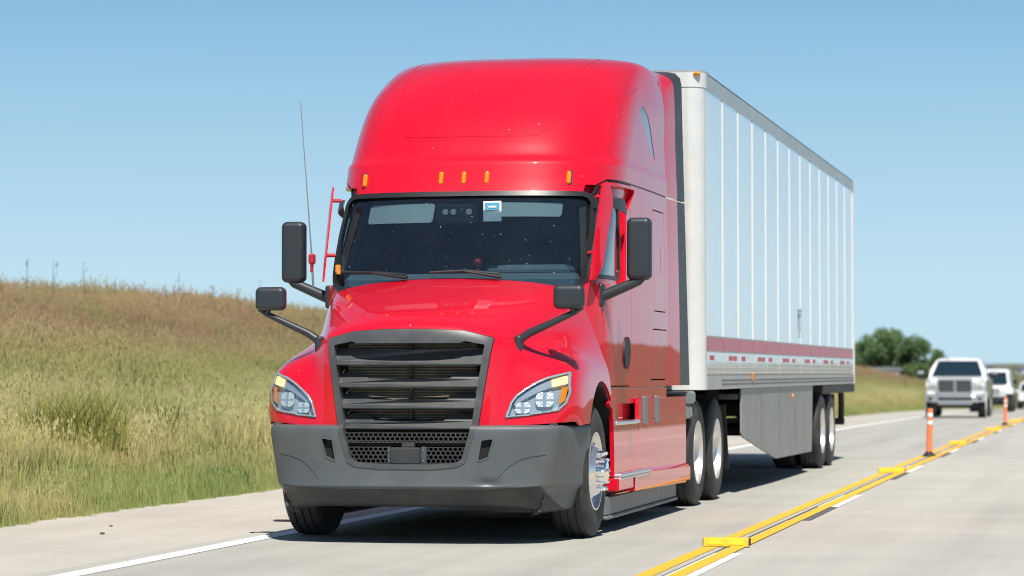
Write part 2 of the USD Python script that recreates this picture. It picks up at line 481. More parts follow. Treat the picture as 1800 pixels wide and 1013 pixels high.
Y0, Y1 = -60.0, 330.0
obj('road', slab(-1.60, 2.345, Y0, Y1, 0.0, 0.3), 'lane_concrete', smooth=False, kind='structure', label='pale grey concrete lane under the red truck')
obj('road', slab(2.355, 6.35, Y0, Y1, 0.0, 0.3), 'far_lane_concrete', smooth=False, kind='structure', label='pale concrete lane right of the double yellow line')
obj('shoulder', slab(-4.05, -1.605, Y0, Y1, -0.004, 0.3), 'shoulder_concrete', smooth=False, kind='structure', label='pale concrete shoulder between white line and grass')
obj('shoulder', slab(6.355, 8.6, Y0, Y1, -0.004, 0.3), 'shoulder_concrete', smooth=False, kind='structure', label='shoulder of the far lane')
obj('road_joint', strip(2.343, 2.357, Y0, Y1, 0.003), 'joint_tar', smooth=False, kind='structure')
obj('white_edge_line', strip(-1.415, -1.24, Y0, Y1, 0.004), 'white_paint', smooth=False, kind='structure', label='white edge line between lane and shoulder')
obj('white_edge_line', strip(6.15, 6.27, Y0, Y1, 0.004), 'white_paint', smooth=False, kind='structure', label='white edge line of the far lane')
obj('yellow_line', strip(2.175, 2.285, Y0, Y1, 0.004), 'yellow_paint', smooth=False, kind='structure', label='left one of the two solid yellow centre lines')
obj('yellow_line', strip(2.385, 2.49, Y0, Y1, 0.008), 'yellow_paint', smooth=False, kind='structure', label='right one of the two solid yellow centre lines')
for k in range(-3, 9):
    y = 6.56 + 9.75 * k
    obj('old_lane_dash', strip(2.36, 2.56, y, y + 2.7, 0.004), 'faded_white_paint', smooth=False, kind='structure')
    obj('old_lane_dash_shadow_stripe', strip(2.36, 2.56, y - 2.5, y, 0.004), 'black_paint', smooth=False, kind='structure')


# ------------------------------------------------------------------ grass on the bank
def clump(seed, blades=70, spread=0.30, h=(0.20, 0.58), w=0.0052, lean=0.35):
    r = np.random.default_rng(seed)
    V, F = [], []
    for b in range(blades):
        a, d = r.uniform(0, 2 * np.pi), spread * math.sqrt(r.uniform())
        base = np.array([d * math.cos(a), d * math.sin(a), -0.03])
        hh = r.uniform(*h)
        la = r.uniform(0, 2 * np.pi)
        ln = hh * lean * r.uniform(0.2, 1.0)
        dirv = np.array([math.cos(la), math.sin(la), 0])
        side = np.array([-math.sin(la + r.normal(0, .6)), math.cos(la), 0]) * w * r.uniform(0.6, 1.4)
        p1 = base + dirv * ln * 0.25 + [0, 0, hh * 0.55]
        p2 = base + dirv * ln + [0, 0, hh]
        k = len(V)
        V += [base - side, base + side, p1 + side * 0.8, p1 - side * 0.8, p2]
        F += [(k, k + 1, k + 2), (k, k + 2, k + 3), (k + 3, k + 2, k + 4)]
    return T(V, F)


def seedy(seed, blades=26, spread=0.25, h=(0.35, 0.8)):
    """taller stems that carry a loose seed head"""
    r = np.random.default_rng(seed)
    V, F = [], []
    for b in range(blades):
        a, d = r.uniform(0, 2 * np.pi), spread * math.sqrt(r.uniform())
        base = np.array([d * math.cos(a), d * math.sin(a), -0.03])
        hh = r.uniform(*h)
        la = r.uniform(0, 2 * np.pi)
        dirv = np.array([math.cos(la), math.sin(la), 0])
        side = np.array([-math.sin(la), math.cos(la), 0]) * 0.004
        top = base + dirv * hh * 0.12 + [0, 0, hh]
        k = len(V)
        V += [base - side, base + side, top]
        F += [(k, k + 1, k + 2)]
        for q in range(3):
            c = base + (top - base) * r.uniform(0.72, 1.0) + r.normal(0, 0.012, 3)
            s = r.normal(0, 1, (2, 3)); s /= np.linalg.norm(s, axis=1, keepdims=True)
            k = len(V)
            V += [c - s[0] * 0.012, c + s[0] * 0.012, c + np.array([0, 0, 0.06]) + s[1] * 0.01]
            F += [(k, k + 1, k + 2)]
    return T(V, F)


def scatter(name, protos, pts, scales, seed, mat_name, label, catg):
    pi = UsdGeom.PointInstancer.Define(stage, path_for(name))
    r = np.random.default_rng(seed)
    targets = []
    for k, t in enumerate(protos):
        m = usdkit.mesh(stage, f'{pi.GetPath()}/tuft_{k:03d}', t, MATS[mat_name])
        targets.append(m.GetPath())
    pi.CreatePrototypesRel().SetTargets(targets)
    n = len(pts)
    pi.CreateProtoIndicesAttr(Vt.IntArray.FromNumpy(r.integers(0, len(protos), n).astype(np.int32)))
    pi.CreatePositionsAttr(Vt.Vec3fArray.FromNumpy(pts.astype(np.float32)))
    a = r.uniform(0, 2 * np.pi, n) / 2
    q = np.zeros((n, 4), np.float32); q[:, 2] = np.sin(a); q[:, 3] = np.cos(a)
    pi.CreateOrientationsAttr(Vt.QuathArray([Gf.Quath(float(w), 0, 0, float(z)) for z, w in q[:, 2:4]]))
    pi.CreateScalesAttr(Vt.Vec3fArray.FromNumpy(np.repeat(scales[:, None], 3, 1).astype(np.float32)))
    return keys(pi.GetPrim(), label, catg, kind='stuff')


def bank_points(n, x0, x1, y0, y1, seed, power=1.0):
    r = np.random.default_rng(seed)
    x = r.uniform(x0, x1, n)
    y = y0 + (y1 - y0) * r.uniform(0, 1, n) ** power
    return np.stack([x, y, ground_height(x, y)], -1)


rg = np.random.default_rng(11)
# the wedge of the bank that the picture shows, plus a margin
def in_view(p, margin=1.0):
    d = p[:, :2] - np.array(CAM_POS[:2])
    ang = np.arctan2(-d[:, 0], d[:, 1])
    return (ang < CAM_YAW + 0.181 + 0.06 * margin) & (ang > 0.0)


P1 = bank_points(80000, -18.0, GRASS_X + 0.05, 0.0, 70.0, 21)
P2 = bank_points(26000, -19.0, GRASS_X + 0.1, 70.0, 290.0, 22, 1.3)
P3 = bank_points(5000, -4.25, -3.80, -1.0, 60.0, 23)
P3 = P3[(np.random.default_rng(24).uniform(size=len(P3)) < np.clip((-3.78 - P3[:, 0]) / .45, 0, 1) ** 1.5)]
P3[:, 2] = np.maximum(P3[:, 2], zg(P3[:, 1]) - .01)
PP = np.vstack([P1[in_view(P1)], P2[in_view(P2)], P3[in_view(P3)]])
patch = meshkit.fbm(np.stack([PP[:, 0] * 0.35, PP[:, 1] * 0.25, 0 * PP[:, 0]], -1), 3, 9)
hh = slope_height(np.clip(PP[:, 0], -400, -3.6))
sc = 0.55 + 1.1 * np.clip(patch - 0.25, 0, 1) + 0.12 * rg.normal(size=len(PP))
sc *= np.where(PP[:, 0] > -5.2, 0.55 + 0.1 * rg.normal(size=len(PP)), 1.0)
sc *= np.where(PP[:, 1] > 110, 1.25, 1.0)
sc *= np.where(PP[:, 0] > -4.0, 0.55, 1.0)
tall = rg.uniform(size=len(PP)) < np.where(PP[:, 0] > -5.6, 0.04, 0.3)
scatter('bank_grass', [clump(s) for s in range(7)], PP[~tall], np.clip(sc[~tall], 0.18, 1.6), 5, 'slope_blades', 'dry and green grass covering the roadside bank', 'grass')
scatter('bank_grass', [seedy(s) for s in range(5)], PP[tall], np.clip(sc[tall], 0.4, 1.5), 6, 'slope_blades', 'taller seeding grass stems standing out of the bank grass', 'grass')

# ------------------------------------------------------------------ tractor: the surfaces
from scipy.interpolate import PchipInterpolator

TX = -0.015                                   # the truck's centre line in the lane
CZ = np.array([1.02, 1.90, 2.03, 2.40, 2.72, 2.80, 2.95, 2.985, 3.04, 3.15, 3.35, 3.55, 3.72, 3.85, 3.93, 3.975, 4.0]) + np.where(np.arange(17) > 9, 0.045 * np.clip((np.arange(17) - 9) / 4, 0, 1), 0)
CYF = np.array([1.42, 1.42, 1.44, 1.66, 1.87, 1.91, 1.97, 1.985, 2.04, 2.11, 2.28, 2.53, 2.82, 3.15, 3.45, 3.75, 4.15])
CW = np.array([1.195, 1.215, 1.215, 1.21, 1.205, 1.205, 1.205, 1.205, 1.195, 1.19, 1.18, 1.16, 1.11, 1.03, 0.93, 0.80, 0.55])
CL = np.array([0.80, 0.85, 0.85, 0.88, 0.92, 0.93, 0.95, 0.95, 1.0, 1.05, 1.1, 1.1, 1.1, 1.0, 0.9, 0.7, 0.4])
CWR = np.where(np.arange(17) < 11, CW, [0] * 11 + [1.185, 1.17, 1.14, 1.10, 1.03, 0.82])     # squarer shoulders at the rear
_yf, _w, _L, _wr = (PchipInterpolator(CZ, a) for a in (CYF, CW, CL, CWR))
CAB_BACK = 4.86


def sstep(t):
    t = np.clip(t, 0, 1)
    return t * t * (3 - 2 * t)


def cab_half(z, off=0.0, n=2.75, na=56, ns=22):
    """half outline of the cab at one height, from the middle of the front round to the middle of the back"""
    zt = min(z + off * float(sstep((z - 3.3) / 0.55)), 4.045)
    w, yf, L = float(_w(zt)) - off, float(_yf(zt)) + off, float(_L(zt))
    th = np.linspace(0, np.pi / 2, 400)
    xx, yy = np.sin(th) ** (2 / n), 1 - np.cos(th) ** (2 / n)
    s = np.concatenate([[0], np.cumsum(np.hypot(np.diff(xx) * w, np.diff(yy) * L))])
    k = np.linspace(0, s[-1], na)
    xx, yy = np.interp(k, s, xx), np.interp(k, s, yy)
    x, y = w * xx, yf + L * yy
    yb = CAB_BACK - off
    side = np.linspace(y[-1], yb - 0.014, ns + 1)[1:]
    c = np.linspace(0, np.pi / 2, 7)[1:]
    x = np.concatenate([x, np.full(ns, w), w - 0.014 + 0.014 * np.cos(c), [w * 0.6, w * 0.25, 0.0]])
    y = np.concatenate([y, side, yb - 0.014 + 0.014 * np.sin(c), [yb, yb, yb]])
    fac = 0.965 + 0.035 * sstep((y - 1.45) / 2.7)
    fac = fac * (1 + ((float(_wr(zt)) - off) / w - 1) * sstep((y - 3.1) / 1.5))
    return x * fac, y


CAB_Z = np.unique(np.concatenate([np.linspace(1.02, 2.0, 15), np.linspace(2.0, 2.94, 26), np.linspace(2.94, 3.06, 9), np.linspace(3.06, 3.8, 28), 4.045 - 0.245 * (1 - np.linspace(0, 1, 26)) ** 2]))


def cab_solid(off=0.0, zlo=1.02, n_keep=None):
    rings = []
    for z in CAB_Z:
        if z > 4.045 - off + 1e-9:
            continue
        x, y = cab_half(z, off)
        xr = np.concatenate([x, -x[-2:0:-1]])
        yr = np.concatenate([y, y[-2:0:-1]])
        rings.append(np.stack([xr, yr, np.full_like(xr, max(z, zlo + (0.001 if off else 0)))], -1))
    return to_mf(close_loft(np.array(rings)))


# hood with both fenders: control columns from the middle to the outside, each from the bumper line over the top to the windscreen
HX = [[0] * 9, [.30, .31, .32, .32, .33, .35, .38, .40, .42],
      [.53, .56, .59, .615, .64, .70, .78, .86, .93], [.585, .62, .65, .685, .72, .785, .865, .945, 1.01],
      [.63, .66, .69, .73, .77, .835, .91, .985, 1.05], [.70, .725, .75, .785, .825, .88, .945, 1.01, 1.075],
      [.82, .845, .87, .90, .935, .98, 1.03, 1.08, 1.12], [.98, 1.0, 1.03, 1.055, 1.08, 1.105, 1.13, 1.15, 1.17],
      [1.135, 1.165, 1.195, 1.21, 1.22, 1.225, 1.225, 1.222, 1.218], [1.18, 1.20, 1.22, 1.228, 1.232, 1.232, 1.23, 1.225, 1.222], [1.185, 1.205, 1.22, 1.23, 1.232, 1.232, 1.23, 1.226, 1.223]]
HY = [[.06, .055, .05, .05, .18, .50, .85, 1.2, 1.47], [.06, .057, .053, .055, .185, .505, .855, 1.2, 1.48],
      [.08, .085, .095, .12, .26, .55, .90, 1.24, 1.53], [.10, .11, .13, .18, .33, .62, .96, 1.3, 1.58],
      [.115, .13, .165, .24, .40, .68, 1.01, 1.34, 1.61], [.13, .15, .195, .285, .44, .71, 1.04, 1.38, 1.70],
      [.165, .19, .245, .335, .48, .74, 1.06, 1.41, 1.76], [.23, .255, .305, .39, .54, .80, 1.11, 1.46, 1.80],
      [.34, .36, .40, .48, .62, .85, 1.14, 1.5, 1.86], [.46, .49, .53, .62, .75, .95, 1.22, 1.54, 1.87], [.51, .54, .585, .67, .80, .99, 1.25, 1.55, 1.88]]
HZ = [[.87, 1.1, 1.36, 1.625, 1.69, 1.785, 1.88, 1.97, 2.03], [.87, 1.1, 1.36, 1.615, 1.68, 1.775, 1.87, 1.96, 2.02],
      [.87, 1.1, 1.33, 1.55, 1.615, 1.705, 1.80, 1.89, 1.955], [.87, 1.1, 1.31, 1.49, 1.55, 1.635, 1.73, 1.82, 1.88],
      [.87, 1.085, 1.28, 1.44, 1.50, 1.575, 1.66, 1.74, 1.80], [.87, 1.06, 1.245, 1.385, 1.445, 1.505, 1.565, 1.63, 1.69],
      [.87, 1.05, 1.215, 1.335, 1.405, 1.46, 1.495, 1.525, 1.56], [.87, 1.02, 1.17, 1.285, 1.36, 1.41, 1.42, 1.40, 1.39],
      [.87, .985, 1.11, 1.21, 1.275, 1.315, 1.32, 1.29, 1.26], [.87, .92, .99, 1.05, 1.08, 1.1, 1.1, 1.08, 1.06], [.87, .875, .88, .885, .89, .89, .89, .89, .89]]
for _c, _dz in zip(HZ, (-.02, -.02, -.02, -.012, -.004, .0, .015, .025, .035, .04, .04)):
    _c[0] += _dz
HOOD_C = np.stack([np.array(HX), np.array(HY), np.array(HZ)], -1)


def hood_grid(nu=150, nv=110):
    C = np.concatenate([HOOD_C[:0:-1] * [-1, 1, 1], HOOD_C])
    return bspline_grid(C, nu, nv)


HOOD_G = hood_grid()
HOOD_N = grid_normals(HOOD_G)
if (HOOD_N[75, 60] @ np.array([0, -0.3, 1.0])) < 0:
    HOOD_N = -HOOD_N


def hood_shell(a, b):
    """closed shell between two offsets of the hood surface (positive = outwards)"""
    return to_mf(grid_shell(HOOD_G + HOOD_N * a, HOOD_G + HOOD_N * b))


# bumper: columns along the plan curve, rows from the top lip down to the bottom lip
BX = [0, .25, .50, .73, .95, 1.085, 1.118, 1.120, 1.122, 1.15, 1.175, 1.20, 1.215, 1.22]
BY = [.0, .0, .015, .05, .13, .205, .242, .246, .252, .345, .50, .68, .86, .97]
BUMP_ROWS = [(.10, .888, 0), (.03, .888, 0), (.0, .874, 0), (.0, .80, 0), (.0, .66, 0), (-.006, .54, 0), (-.016, .46, 0), (-.022, .437, 0), (-.020, .430, 0), (.0, .422, 0), (.03, .408, 0), (.075, .35, 0), (.12, .298, 0), (.17, .278, 0), (.27, .272, 0)]


def bumper_grid(nu=150, nv=70):
    C = np.zeros((len(BX), len(BUMP_ROWS), 3))
    t = np.gradient(np.array([BX, BY]), axis=1)
    nrm = np.stack([-t[1], t[0]]) / np.hypot(*t)          # inwards
    for i in range(len(BX)):
        s = sstep((BX[i] - .85) / .3)
        for j, (d, z, _) in enumerate(BUMP_ROWS):
            low = max(0.0, (.44 - z) / .17)
            dd = d * (1 - .45 * s) if z < .44 else d
            zz = z - .035 * s * min(low, 1) - (0.01 * s if z < .85 else 0) + (-0.02 * s if 0.44 <= z < .7 else 0)
            lean = math.exp(-((BX[i] - 1.12) / .10) ** 2) * .095 * min(max((.885 - z) / .45, 0), 1) ** 1.3
            C[i, j] = [-lean + BX[i] + nrm[0, i] * dd, BY[i] + nrm[1, i] * dd, zz]
    C = np.concatenate([C[:0:-1] * [-1, 1, 1], C])
    C[:, :, 0][np.abs(C[:, :, 0]) < 1e-9] = 0
    return bspline_grid(C, nu, nv)


BUMP_G = bumper_grid()
# a dent above the lower edge, left of the driver's headlight
BUMP_G[..., 1] += 0.028 * np.exp(-(((BUMP_G[..., 0] - .62) / .075) ** 2 + ((BUMP_G[..., 2] - .455) / .035) ** 2)) * (BUMP_G[..., 1] < .25)
BUMP_N = grid_normals(BUMP_G)
if BUMP_N[75, 30, 1] > 0:
    BUMP_N = -BUMP_N


def bumper_shell(a, b):
    return to_mf(grid_shell(BUMP_G + BUMP_N * a, BUMP_G + BUMP_N * b))

# ------------------------------------------------------------------ materials of the vehicles
def red_look():
    nodes = {'p': ('principled_bsdf', {'roughness': 0.40, 'specular_ior_level': 0.12, 'coat_weight': 1.0, 'coat_roughness': 0.025, 'coat_ior': 1.5}),
             'g': ('geometry', {}),
             'n': ('noise_texture', {'scale': 1.3, 'detail': 5.0, 'roughness': 0.6}),
             'r': ('rgb_ramp', {'ramp': [(0.3, (0.61, 0.004, 0.02)), (0.7, (0.68, 0.006, 0.026))]}),
             # flecks of road grime and insects: small spots, few of them
             'v': ('voronoi_texture', {'scale': 13.0, 'randomness': 1.0}),
             'sep': ('separate_color', {}),
             'rad': ('map_range', {'from_min': 0.0, 'from_max': 1.0, 'to_min': -0.10, 'to_max': 0.095}),
             'lt': ('math', {'math_type': 'subtract'}),
             'sp': ('map_range', {'from_min': 0.0, 'from_max': 0.02, 'to_min': 0.0, 'to_max': 0.55, 'clamp': True}),
             'mx': ('mix_color', {'b': (0.75, 0.55, 0.5)}),
             'fr': ('map_range', {'from_min': 0.3, 'from_max': 0.7, 'to_min': 0.015, 'to_max': 0.04, 'clamp': True}),
             'lw': ('noise_texture', {'scale': 2.2, 'detail': 1.0}), 'b': ('bump', {'strength': 0.05, 'distance': 0.01})}
    links = [('g.position', 'n.vector'), ('n.fac', 'r.fac'), ('g.position', 'v.vector'), ('v.color', 'sep.color'), ('sep.r', 'rad.value'),
             ('rad.result', 'lt.value1'), ('v.distance', 'lt.value2'), ('lt.value', 'sp.value'), ('r.color', 'mx.a'), ('sp.result', 'mx.fac'), ('mx.result', 'p.base_color'),
             ('n.fac', 'fr.value'), ('fr.result', 'p.coat_roughness'), ('g.position', 'lw.vector'), ('lw.fac', 'b.height'), ('b.normal', 'p.coat_normal')]
    MATS['red_paint'] = usdkit.material(stage, LOOKS + '/red_paint', nodes, links, surface='p.BSDF')


red_look()
mat('dark_plastic', (0.035, 0.038, 0.042), 0.45, var=0.15, vscale=9, bump=0.06, bscale=220, rvar=0.06, dirt=((0.11, 0.10, 0.09), 0.35, 3.0))
mat('mirror_plastic', (0.025, 0.033, 0.040), 0.42, var=0.1, bump=0.05, bscale=300)
mat('bumper_grey', (0.078, 0.090, 0.098), 0.46, var=0.08, vscale=3.0, bump=0.05, bscale=250, rvar=0.06, dirt=((0.17, 0.15, 0.13), 0.35, 1.8))
mat('slat_grey', (0.042, 0.047, 0.052), 0.45, var=0.12, vscale=5.0, bump=0.04, bscale=260, dirt=((0.10, 0.09, 0.08), 0.3, 5.0))
mat('valance_dark', (0.030, 0.031, 0.032), 0.6, var=0.2, vscale=3.0, dirt=((0.075, 0.065, 0.055), 0.5, 3.0))
mat('grille_grey', (0.065, 0.07, 0.077), 0.42, var=0.1, vscale=5.0, bump=0.04, bscale=260, rvar=0.06, dirt=((0.15, 0.135, 0.12), 0.3, 5.0))
mat('black_rubber', (0.018, 0.019, 0.021), 0.6, var=0.2)
mat('seal_rubber', (0.02, 0.021, 0.023), 0.4)
mat('black_void', (0.006, 0.006, 0.007), 0.8)
mat('interior_dark', (0.012, 0.014, 0.017), 0.8)
mat('interior_grey', (0.17, 0.175, 0.18), 0.7)
mat('visor_grey', (0.44, 0.42, 0.40), 0.7)
mat('seat_fabric', (0.05, 0.03, 0.04), 0.9)
mat('belt_red', (0.22, 0.03, 0.06), 0.8)
mat('tyre', (0.028, 0.028, 0.029), 0.72, var=0.25, vscale=14, bump=0.2, bscale=90, dirt=((0.12, 0.105, 0.09), 0.4, 4.0))
mat('alloy', (0.74, 0.73, 0.71), 0.36, metallic=0.8, var=0.04, vscale=5)
mat('alloy_polished', (0.80, 0.80, 0.80), 0.22, metallic=0.9, rvar=0.06, vscale=25)
mat('chrome', (0.9, 0.9, 0.9), 0.08, metallic=1.0)
mat('tread_plate', (0.75, 0.76, 0.77), 0.32, metallic=0.9, bump=0.4, bscale=160)
mat('steel_grey', (0.28, 0.29, 0.30), 0.45, metallic=0.5, var=0.15)
mat('chassis_black', (0.02, 0.02, 0.021), 0.65, var=0.3, dirt=((0.07, 0.06, 0.05), 0.5, 5.0))
mat('strap_grey', (0.16, 0.17, 0.18), 0.45)
mat('skirt_grey', (0.13, 0.14, 0.15), 0.5, var=0.12, dirt=((0.2, 0.18, 0.16), 0.4, 3.0))
mat('amber_lens', (0.80, 0.24, 0.0), 0.18, coat=1.0)
mat('lamp_housing', (0.30, 0.345, 0.385), 0.3, coat=0.5)
mat('lamp_trim', (0.55, 0.60, 0.64), 0.25, metallic=0.6)
mat('reflector', (0.90, 0.91, 0.92), 0.25, metallic=0.55, bump=0.8, bscale=70)
mat('tinted_glass', (0.02, 0.035, 0.045), 0.06, coat=1.0)
mat('white_plastic', (0.75, 0.76, 0.76), 0.4)
mat('blue_print', (0.10, 0.38, 0.55), 0.4)
mat('copper_dull', (0.33, 0.27, 0.17), 0.5, metallic=0.4)
mat('fittings_red', (0.45, 0.02, 0.03), 0.4)


def turn_signal_glow():
    # the turn signals are lit in the photograph
    MATS['signal_lit'] = usdkit.material(stage, LOOKS + '/signal_lit', {'p': ('principled_bsdf', {'base_color': (0.9, 0.55, 0.15), 'roughness': 0.3, 'emission_color': (1.0, 0.72, 0.36), 'emission_strength': 0.8})}, [], surface='p.BSDF')


turn_signal_glow()


def pane(name, tint, ior=1.5, rough=0.0, film=None, gloss=(1, 1, 1)):
    nodes = {'t': ('transparent_bsdf', {'color': tint}), 'gl': ('glossy_bsdf', {'color': gloss, 'roughness': rough}), 'f': ('fresnel', {'IOR': ior}), 'geo': ('geometry', {}), 'front': ('math', {'math_type': 'subtract', 'value1': 1.0}), 'ff': ('math', {'math_type': 'multiply'}), 'm': ('mix_closure', {})}
    links = [('geo.backfacing', 'front.value2'), ('front.value', 'ff.value1'), ('f.fac', 'ff.value2'), ('ff.value', 'm.fac'), ('t.BSDF', 'm.closure1'), ('gl.BSDF', 'm.closure2')]
    surface = 'm.closure'
    if film:
        # dust, smears and insect marks on the outside of the glass
        nodes.update({'g': ('geometry', {}), 'v': ('voronoi_texture', {'scale': 20.0, 'randomness': 1.0}), 'sep': ('separate_color', {}),
                      'rad': ('map_range', {'from_min': 0.0, 'from_max': 1.0, 'to_min': -0.13, 'to_max': 0.115}), 'lt': ('math', {'math_type': 'subtract'}),
                      'sp': ('map_range', {'from_min': 0.0, 'from_max': 0.03, 'to_min': 0.0, 'to_max': 0.8, 'clamp': True}),
                      'n': ('noise_texture', {'scale': 4.0, 'detail': 6.0, 'roughness': 0.65}), 'nr': ('map_range', {'from_min': 0.3, 'from_max': 0.8, 'to_min': 0.004, 'to_max': 0.009, 'clamp': True}),
                      'mx': ('math', {'math_type': 'maximum'}), 'd': ('diffuse_bsdf', {'color': (0.75, 0.76, 0.74)}), 'm2': ('mix_closure', {})})
        links += [('g.position', 'v.vector'), ('v.color', 'sep.color'), ('sep.r', 'rad.value'), ('rad.result', 'lt.value1'), ('v.distance', 'lt.value2'), ('lt.value', 'sp.value'),
                  ('g.position', 'n.vector'), ('n.fac', 'nr.value'), ('sp.result', 'mx.value1'), ('nr.result', 'mx.value2'), ('mx.value', 'm2.fac'), ('m.closure', 'm2.closure1'), ('d.BSDF', 'm2.closure2')]
        surface = 'm2.closure'
    MATS[name] = usdkit.material(stage, f'{LOOKS}/{name}', nodes, links, surface=surface)


pane('windscreen_glass', (0.64, 0.74, 0.78), ior=1.75, gloss=(0.40, 1.0, 1.25), film=True)
pane('side_glass', (0.80, 0.86, 0.87))
pane('lamp_lens', (0.93, 0.96, 0.98), ior=1.35)


def fins_look():
    nodes = {'g': ('geometry', {}), 'x': ('separate_xyz', {}), 'w': ('math', {'math_type': 'multiply', 'value2': 2 * math.pi / 0.021}), 's': ('math', {'math_type': 'sine'}),
             'r': ('map_range', {'from_min': -1.0, 'from_max': 1.0, 'to_min': 0.35, 'to_max': 1.0}), 'n': ('noise_texture', {'scale': 9.0, 'detail': 4.0}),
             'c': ('rgb_ramp', {'ramp': [(0.3, (0.13, 0.118, 0.098)), (0.7, (0.23, 0.205, 0.17))]}), 'sc': ('vector_math', {'math_type': 'scale'}),
             'p': ('principled_bsdf', {'roughness': 0.6, 'metallic': 0.2}), 'b': ('bump', {'strength': 0.8, 'distance': 0.006})}
    links = [('g.position', 'x.vector'), ('x.z', 'w.value1'), ('w.value', 's.value1'), ('s.value', 'r.value'), ('g.position', 'n.vector'), ('n.fac', 'c.fac'),
             ('c.color', 'sc.vector1'), ('r.result', 'sc.scale'), ('sc.vector', 'p.base_color'), ('s.value', 'b.height'), ('b.normal', 'p.normal')]
    MATS['radiator_fins'] = usdkit.material(stage, LOOKS + '/radiator_fins', nodes, links, surface='p.BSDF')


fins_look()

# ------------------------------------------------------------------ the tractor
truck = thing('semi_truck', 'glossy red semi truck tractor with high sleeper roof pulling the white trailer', 'truck', (TX, 0, 0))


def P_(name, mesh, mat_name, parent=None, smooth=30, label=None):
    return obj(name, mesh, mat_name, parent if parent is not None else truck, smooth, label)


# ---- cab
C0 = cab_solid(0.0)
RECESS = [(2.16, 2.80), (3.22, 2.815), (2.80, 2.60), (2.735, 2.0), (1.60, 1.985)]


def both_x(poly, lo=0.4, hi=1.6):
    return prism_x(poly, lo, hi) + prism_x(poly, -hi, -lo)


c045 = cab_solid(0.045)
c075 = cab_solid(0.075)
outer = C0 - (both_x(rpoly(RECESS, 0.02)) - c045)
shell = outer - c075
arch_cut = to_mf(rot(trimesh.creation.cylinder(0.66, 3.0, sections=72), math.pi / 2, (0, 1, 0))).translate((0, 1.43, 0.55))
shell = shell - arch_cut

WS = rpoly([(-1.035, 1.93), (1.035, 1.93), (1.062, 2.38), (1.045, 2.738), (-1.045, 2.738), (-1.062, 2.38)], 0.11, 10)
WS_IN = WS.buffer(-0.036)
shell = shell - prism_y(WS, 1.0, 2.75)
ROOF_FRONT = rpoly([(-1.6, 2.853), (-1.10, 2.853), (-1.035, 2.80), (-1.0, 2.70), (-1.0, 2.55), (1.0, 2.55), (1.0, 2.70), (1.035, 2.80), (1.10, 2.853), (1.6, 2.853), (1.6, 4.4), (-1.6, 4.4)], 0.03)


def roof_region(grow):
    a = prism_y(ROOF_FRONT.buffer(grow), 0.8, 2.50)
    return a + to_mf(trimesh.creation.box((3.4, 3.2, 1.6), trimesh.transformations.translation_matrix((0, 2.499 + 1.6, 2.853 - grow + 0.8))))


R_out, R_in = roof_region(0.008), roof_region(-0.006)
roof = (shell ^ R_in)
body = shell - R_out
# embossed outline on the roof's front and two fine joints
EMB = LineString([(-.78, 4.0), (-.735, 3.80), (-.70, 3.60), (-.675, 3.42), (-.655, 3.33), (-.62, 3.26), (-.56, 3.215), (-.48, 3.20), (.48, 3.20), (.56, 3.215), (.62, 3.26), (.655, 3.33), (.675, 3.42), (.70, 3.60), (.735, 3.80), (.78, 4.0)]).buffer(0.008)
roof = roof - (prism_y(EMB, 1.5, 4.2) - cab_solid(0.004))
for s in (-1, 1):
    seam = LineString([(s * .93, 2.7), (s * .915, 3.1), (s * .88, 3.45), (s * .84, 3.75), (s * .78, 3.95)]).buffer(0.003)
    roof = roof - (prism_y(seam, 1.5, 3.9) - cab_solid(0.002))
arcs = LineString([(3.02, 3.26), (3.12, 3.46), (3.30, 3.62), (3.62, 3.71)]).buffer(0.006)
roof = roof - (both_x(arcs) - cab_solid(0.003))
OVAL = rpoly([(3.60, 3.555), (3.78, 3.58), (3.98, 3.51), (4.14, 3.38), (4.30, 3.115), (4.12, 3.17), (3.86, 3.36), (3.68, 3.46)], 0.03)
roof = roof - both_x(OVAL)
# doors, lockers and panels in the sides
DOOR = rpoly([(1.955, 1.165), (1.955, 1.60), (1.90, 1.95), (2.08, 2.42), (2.27, 2.84), (2.985, 2.84), (2.985, 1.165)], 0.03)
SIDE_WIN = rpoly([(1.80, 2.035), (2.19, 2.715), (2.60, 2.715), (2.685, 2.62), (2.685, 2.10), (2.60, 2.035)], 0.05)
SLEEP = rpoly([(4.04, 2.70), (4.65, 2.70), (4.70, 1.815), (4.06, 1.815)], 0.02)
HATCH = rpoly([(3.99, 1.655), (4.765, 1.655), (4.765, 1.215), (3.94, 1.215)], 0.02)
body = body - (both_x(sbox(1.9, 1.143, 4.9, 1.153)) - cab_solid(0.02))
doors, panels, hatches = {}, {}, {}
for s in (-1, 1):
    lo, hi = (0.4, 1.6) if s > 0 else (-1.6, -0.4)
    d = body ^ prism_x(DOOR.buffer(-0.005), lo, hi)
    doors[s] = d - prism_x(SIDE_WIN, lo, hi)
    panels[s] = body ^ prism_x(SLEEP.buffer(-0.006), lo, hi)
    hatches[s] = body ^ prism_x(HATCH.buffer(-0.006), lo, hi)
    slot = LineString([(4.43, 2.37), (4.45, 2.15)]).buffer(0.012)
    panels[s] = panels[s] - (prism_x(slot, lo, hi) - cab_solid(0.03))
    for p in (DOOR, SLEEP, HATCH):
        body = body - prism_x(p.buffer(0.005), lo, hi)

